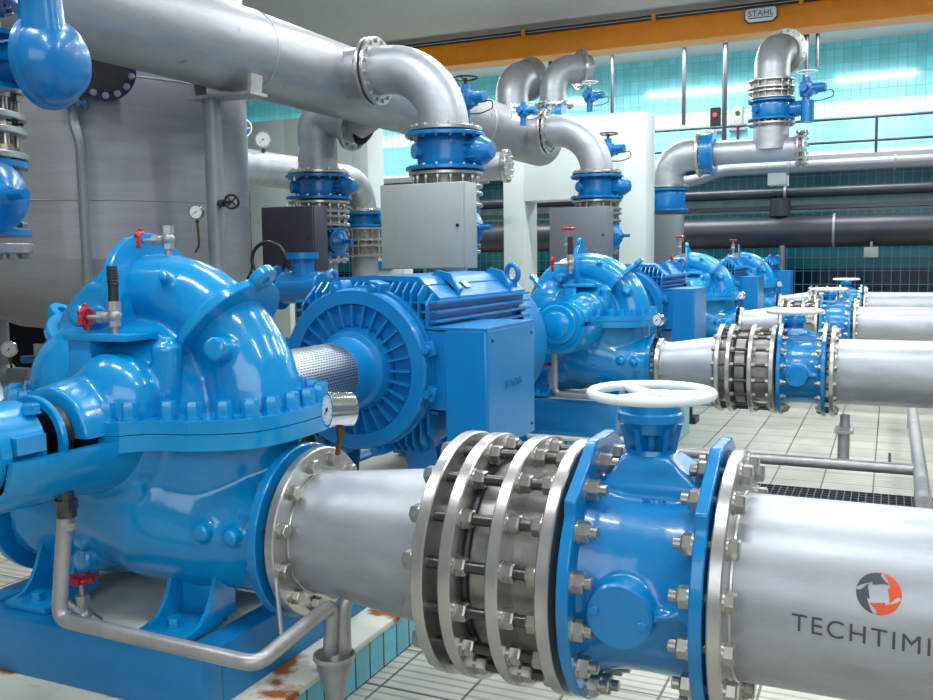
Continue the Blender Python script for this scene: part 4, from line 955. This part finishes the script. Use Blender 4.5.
flange(tp, (-1.62,14.1,3.42), (0,0,1), .325, .2, .03, 'flange', 20, .29, 1, .016, .02, 1)
butterfly('blue butterfly valve on the tee under the return bend', -1.62, 14.1, 3.75, 3.47, .325, .23, 1)
vjoint('ringed joint under the tall return bend at right', -1.62, 14.1, 4.03, 3.76, .32, .235, 1)
e = thing('pipe_elbow', 'tall return bend under the crane beam at right', 'pipe', (-1.62,14.1,4.03)); bm = NB()
tube(bm, [V((-1.62,14.1,4.03)),V((-1.62,14.1,4.18))]+arc_elbow((-1.62,14.1,4.18), (0,0,1), (.25,.97,0), .30, 14)[1:]+[V((-1.50,14.6,4.48))], .245, 44, cap=False); part('bend', bm, 'steel', e)
fp = V((-1.50,14.45,4.48)); flange(e, fp, (.25,.97,0), .33, .23, .04, 'flange', 20, .29, -1, .018, .02, 1)
bm = NB(); cyl(bm, fp, fp+V((.06,.25,0)), .24, seg=36); part('stub_pipe', bm, 'steel', e)
actuator('blue actuator with handwheel beside the right hand valve', (-1.15,14.0,3.86), 1.05, wm='white')
bm = NB(); cyl(bm, (-1.38,14.1,3.62), (-1.08,14.05,3.62), .10, seg=20); cyl(bm, (-1.13,14.0,3.4), (-1.13,14.0,3.7), .09, seg=20); single('gear_unit', bm, 'dblue', 'blue gear unit at the right hand valve', 'gear unit')

# pair of tall bends behind the header
for lab, x, top, dd, r_ in (('left one of two tall bends behind the header, darker',-5.55,4.10,(.3,.95,0),.26),('right one of two tall bends behind the header, bright',-4.85,4.15,(.75,.65,0),.22)):
    e = thing('pipe_elbow', lab, 'pipe', (x,14.0,3.7)); bm = NB(); D = V(dd).normalized()
    P_ = [V((x,14.0,2.9)),V((x,14.0,top))]+arc_elbow((x,14.0,top), (0,0,1), dd, .34, 14)[1:]; P_.append(P_[-1]+D*.25)
    tube(bm, P_, r_, 40); part('bend', bm, 'steel', e)
    flange(e, (x,14.0,3.92), (0,0,1), r_+.09, r_-.01, .04, 'flange', 20, r_+.055, 1, .018, .02, 1); flange(e, P_[-2]+D*.1, D, r_+.09, r_-.01, .04, 'flange', 20, r_+.055, -1, .018, .02, 1)
actuator('blue actuator standing beyond the header right of the first elbow', (-3.45,7.6,2.98), .82, wm='black')
actuator('blue actuator with white side handwheel on the header end', (-3.60,9.4,3.13), .6, hd=(-1,-.6,0), wm='white')
actuator('blue actuator atop the white frame near the two tall bends', (-4.15,13.6,3.95), .9, wm='white')
actuator('blue actuator on the white frame face behind the second elbow', (-3.30,11.6,2.92), .9, wm='black')
bm = NB(); 
for x in (-4.72,-4.5,-4.3): cyl(bm, (x,12.5,3.56), (x+.14,12.46,3.58), .09, seg=16)
single('valve_manifold', bm, 'dblue', 'low blue valve bodies along the top of the white frame', 'valve')

# crane beam
cb = thing('crane_beam', 'orange overhead crane girder spanning the hall', 'crane', (-3,14.8,4.87))
bm = NB(); bx(bm, -13,7,14.8,15.15,4.88,5.21); part('girder', bm, 'orange', cb)
bm = NB(); bx(bm, -13,7,14.74,15.2,4.855,4.88); bx(bm, -13,7,14.74,15.2,5.21,5.235); part('girder_edge', bm, 'orange', cb)
bm = NB()
for z, y in ((5.22,14.70),(5.27,14.72),(5.255,14.66)): cyl(bm, (-13,y,z), (7,y,z), .018, seg=10)
part('conductor_line', bm, 'dull', cb)
for x in (-5.6,-3.45,-1.3,.8,2.9): bm = NB(); bx(bm, x-.03,x+.03,14.64,14.80,5.19,5.30); part('line_bracket', bm, 'orange', cb)
sg = thing('maker_sign', 'small eight-sided enamel sign reading STAHL on the orange girder', 'sign', (-1.86,14.78,5.02))
def octo(w_, h_, k): return [(-w_+k,-h_),(w_-k,-h_),(w_,-h_+k),(w_,h_-k),(w_-k,h_),(-w_+k,h_),(-w_,h_-k),(-w_,-h_+k)]
SX, SZ = -1.87, 5.125
bm = NB(); prism(bm, [(SX+a,14.735,SZ+b) for a,b in octo(.235,.125,.06)], (0,.02,0)); part('border', bm, 'navyink', sg)
bm = NB(); prism(bm, [(SX+a,14.729,SZ+b) for a,b in octo(.222,.112,.055)], (0,.006,0)); part('plate', bm, 'white', sg)
lettering('STAHL', sg, (SX,14.727,SZ-.032), (1,0,0), (0,0,1), .118, .004, 'navyink', 'sign_lettering', align='CENTER', spacing=1.08)
bm = NB(); bx(bm, SX-.17,SX+.17,14.724,14.729,SZ-.062,SZ-.052); part('underline', bm, 'navyink', sg)

# hangers, rails and wall fittings
for x, z0, r_, lab in ((-3.35,3.82,.035,'dark ceiling rod left, above the farthest bend'),(-1.37,4.2,.045,'thick ceiling rod right of the tall return bend'),(-5.78,4.5,.035,'ceiling rod behind the two tall bends'),(-2.66,3.5,.04,'pale ceiling rod before the wall switches'),(-4.62,3.9,.03,'pale ceiling rod above the white frame'),(-1.20,4.6,.03,'thin ceiling rod beside the thick one')):
    bm = NB(); cyl(bm, (x,16.5,z0), (x,16.5,5.37), r_, seg=14); single('ceiling_rod', bm, 'dull', lab, 'rod')
rl = thing('guard_rail', 'grey two-bar railing on the gallery before the tiled wall', 'railing', (-1,16.95,3.22))
for z in (3.80,3.42): bm = NB(); cyl(bm, (-5,16.95,z), (6,16.95,z), .022, seg=12); part('rail', bm, 'dull', rl)
for x in (-4.6,-2.5,-.29,1.9,4.1): bm = NB(); cyl(bm, (x,16.95,3.2), (x,16.95,3.80), .025, seg=12); part('rail_post', bm, 'dull', rl)
for x, m_, lab in ((-3.14,'dark','dark wall switch box with red light'),(-2.72,'cab','pale wall switch box right of the dark one')):
    s_ = thing('switch_box', lab, 'switch', (x,18.4,3.75)); bm = NB(); bx(bm, x-.09,x+.09,18.38,18.495,3.98,4.36, bev=.01); part('box', bm, m_, s_)
    bm = NB(); cyl(bm, (x,18.35,4.22), (x,18.38,4.22), .045, seg=16); part('button', bm, 'red' if m_ == 'dark' else 'black', s_)
    bm = NB(); bx(bm, x-.16,x+.16,18.3,18.495,3.90,3.94); part('shelf', bm, 'gray', s_)
def xpipe(lab, y, z, r_, m_, x0=-4.2, x1=6.8, bands=(), drop=None):
    p = thing('wall_pipe', lab, 'pipe', ((x0+x1)/2,y,z-r_)); bm = NB()
    pts = [V((x0,y,z)),V((x1,y,z))] if not drop else fillet([(x0,y,z+drop),(x0+.5,y,z+drop),(x0+.9,y,z),(x1,y,z)], .2, 5)
    tube(bm, pts, r_, 32); part('pipe_barrel', bm, m_, p)
    for x in bands: bm = NB(); ring(bm, (x,y,z), (1,0,0), r_+.03, r_, .04, 32); part('clamp', bm, 'gray', p)
xpipe('bright grey pipe along the wall below the railing', 16.4, 3.0, .10, 'gray', -3.6, 6.8, (-1.6,.0), drop=-.16)
xpipe('thin dark pipe along the wall above the cable tray', 17.0, 2.62, .09, 'dull', -14, 6.8, (-1.7,))
xpipe('big dark pipe along the wall above the navy tiles', 17.0, 1.95, .27, 'dull', -14, 6.8, (-.9,2.2))
for x, lab in ((-1.78,'short dark vertical pipe between the two wall pipes'),): bm = NB(); cyl(bm, (x,17.0,2.222), (x,17.0,2.53), .17, seg=28); single('pipe_stub', bm, 'dull', lab, 'pipe')
bm = NB(); cyl(bm, (-1.72,16.9,0), (-1.72,16.9,1.75), .05, seg=16); single('support_post', bm, 'gray', 'slim post under the big dark wall pipe', 'post')
bm = NB(); bx(bm, -1.92,-1.62,16.35,16.7,2.72,2.95); single('pipe_bracket', bm, 'plaster', 'white bracket block under the bright wall pipe', 'bracket')
ct = thing('cable_tray', 'slotted cable tray on the tiled wall above the big dark pipe', 'cable tray', (-3,17.6,2.3)); bm = NB(); bx(bm, -14,6.8,17.5,17.9,2.36,2.375); bx(bm, -14,6.8,17.49,17.5,2.36,2.43); part('tray', bm, 'duct', ct)
bm = NB()
bx(bm, -.42,-.20,16.55,16.72,1.50,1.67, bev=.01); cyl(bm, (-.31,16.64,1.67), (-.31,16.64,1.76), .02, seg=8); single('lamp_box', bm, 'cab', 'pale square box hanging below the big dark wall pipe', 'box')
# floor frame behind the nearest pipe, grating and leg
ff = thing('floor_rail', 'grey tube frame low over the floor behind the nearest delivery pipe', 'rail', (-.5,6.2,.2))
bm = NB(); cyl(bm, (-1.35,6.24,.26), (.18,6.24,.26), .036, seg=18); part('cross_tube', bm, 'galv', ff)
bm = NB(); tube(bm, [(.195,9.5,.26),(.195,6.24,.26),(.195,5.4,.26)], .042, 18); part('long_tube', bm, 'galv', ff)
for x,y in ((-1.25,6.24),(.19,6.2),(.195,5.5),(.195,9.2)): bm = NB(); cyl(bm, (x,y,0), (x,y,.26), .026, seg=12); part('leg', bm, 'galv', ff)
lg = thing('pipe_support', 'short grey leg under the second valve flange', 'support', (-.24,6.3,.26)); bm = NB(); cyl(bm, (-.245,6.3,.24), (-.245,6.3,.455), .036, seg=18); part('tube', bm, 'galv', lg)
bm = NB(); bx(bm, -.30,-.19,6.24,6.44,.455,.475); cyl(bm, (-.245,6.42,.475), (-.245,6.42,.55), .03, seg=12); part('top_plate', bm, 'galv', lg)
fg = thing('floor_grating', 'dark steel grating strip in the floor behind the nearest pipe', 'grating', (-.4,6.2,0)); bm = NB()
for i in range(14): bx(bm, -1.4,1.8,5.72+i*.062,5.728+i*.062,.002,.022)
for i in range(72): bx(bm, -1.4+i*.0445,-1.394+i*.0445,5.72,6.53,.002,.020)
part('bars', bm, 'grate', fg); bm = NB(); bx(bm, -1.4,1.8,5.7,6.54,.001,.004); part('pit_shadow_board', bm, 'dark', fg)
bm = NB(); bx(bm, -1.92,-1.64,8.75,8.95,.0,.06)
for x in (-1.86,-1.78,-1.70): cyl(bm, (x,8.82,.06), (x,8.82,.15), .02, seg=8)
single('floor_bracket', bm, 'dull', 'small dark bolted bracket on the floor under the second joint', 'bracket')
bm = NB(); bx(bm, .02,.04,7.6,8.0,.0,.004); single('floor_slot', bm, 'dark', 'short dark slot in the floor tiles under the second pipe', 'slot')

# luminaires: rows of fluorescent fittings on the ceiling
def luminaire(x, y, lab, z=5.16, L_=1.5, power=60):
    t = thing('ceiling_light', lab, 'lamp', (x,y,z)); bm = NB(); bx(bm, x-L_/2,x+L_/2,y-.09,y+.09,z,z+.07, bev=.006); part('housing', bm, 'white', t)
    bm = NB()
    for s_ in (-.045,.045): cyl(bm, (x-L_/2+.03,y+s_,z-.03), (x+L_/2-.03,y+s_,z-.03), .02, seg=12)
    part('tube', bm, 'tube', t)
    ld = bpy.data.lights.new('lamp_light','AREA'); ld.shape='RECTANGLE'; ld.size=L_; ld.size_y=.16; ld.energy=power; ld.color=(.94,.98,1)
    lo = bpy.data.objects.new('lamp_light', ld); COL.objects.link(lo); lo.parent = t; lo.location = (0,0,-.06)
LN = ('nearest','second','third','fourth'); n_ = 0
for yi, y in enumerate((1.2, 4.6, 8.0, 11.2)):
    for xi, x in enumerate((-5.5,-2.8,-.4,2.4)):
        luminaire(x, y, 'fluorescent ceiling light, %s row, %s from the left' % (LN[yi], ('first','second','third','fourth')[xi]), power=(55,60,70,74)[yi])
for xi, x in enumerate((-13,-10,-7,-4.3,-2.9,-.4,2.2,4.8)):
    luminaire(x, 16.2, 'fluorescent ceiling light beyond the girder, %s from the left' % ('first','second','third','fourth','fifth','sixth','seventh','eighth')[xi], z=5.16, power=125)

w = bpy.data.worlds.new('World'); SC.world = w; w.use_nodes = True
w.node_tree.nodes['Background'].inputs[0].default_value = (.80,.90,1,1); w.node_tree.nodes['Background'].inputs[1].default_value = .22
# added fill light behind the viewer, standing in for daylight; no window there
ld = bpy.data.lights.new('added_fill','AREA'); ld.shape='RECTANGLE'; ld.size=7; ld.size_y=2.6; ld.energy=150; ld.color=(.92,.97,1)
lo = bpy.data.objects.new('added_fill', ld); COL.objects.link(lo); lo.location = (1.5,-2.9,3.2); lo.rotation_euler = (math.radians(72),0,math.radians(14))

# repeats of a kind share a group phrase
from collections import defaultdict
byname = defaultdict(list)
for o in bpy.data.objects:
    if o.parent is None and 'category' in o: byname[o.name.split('.')[0]].append(o)
for n_, l_ in byname.items():
    if len(l_) > 1:
        for o in l_: o['group'] = 'the ' + n_.replace('_', ' ') + 's of the pump hall'
# ---------------------------------------------------------------- camera
cam = bpy.data.cameras.new('camera'); co = bpy.data.objects.new('camera', cam); COL.objects.link(co)
f = 929.; X3 = V((0.9099581,0.02908394,-0.41367908)); Y3 = V((0.41447798,-0.09643553,0.90493546)); Z3 = -V((0.01357427,0.99491422,0.09980695))
R = Matrix(((X3.x,-X3.y,-X3.z),(Y3.x,-Y3.y,-Y3.z),(Z3.x,-Z3.y,-Z3.z)))
co.matrix_world = Matrix.Translation((0,0,1.6)) @ R.to_4x4()
cam.sensor_width = 36; cam.lens = f/933*36; cam.clip_end = 100; cam.clip_start = .05
SC.camera = co
SC.view_settings.exposure = 0.0
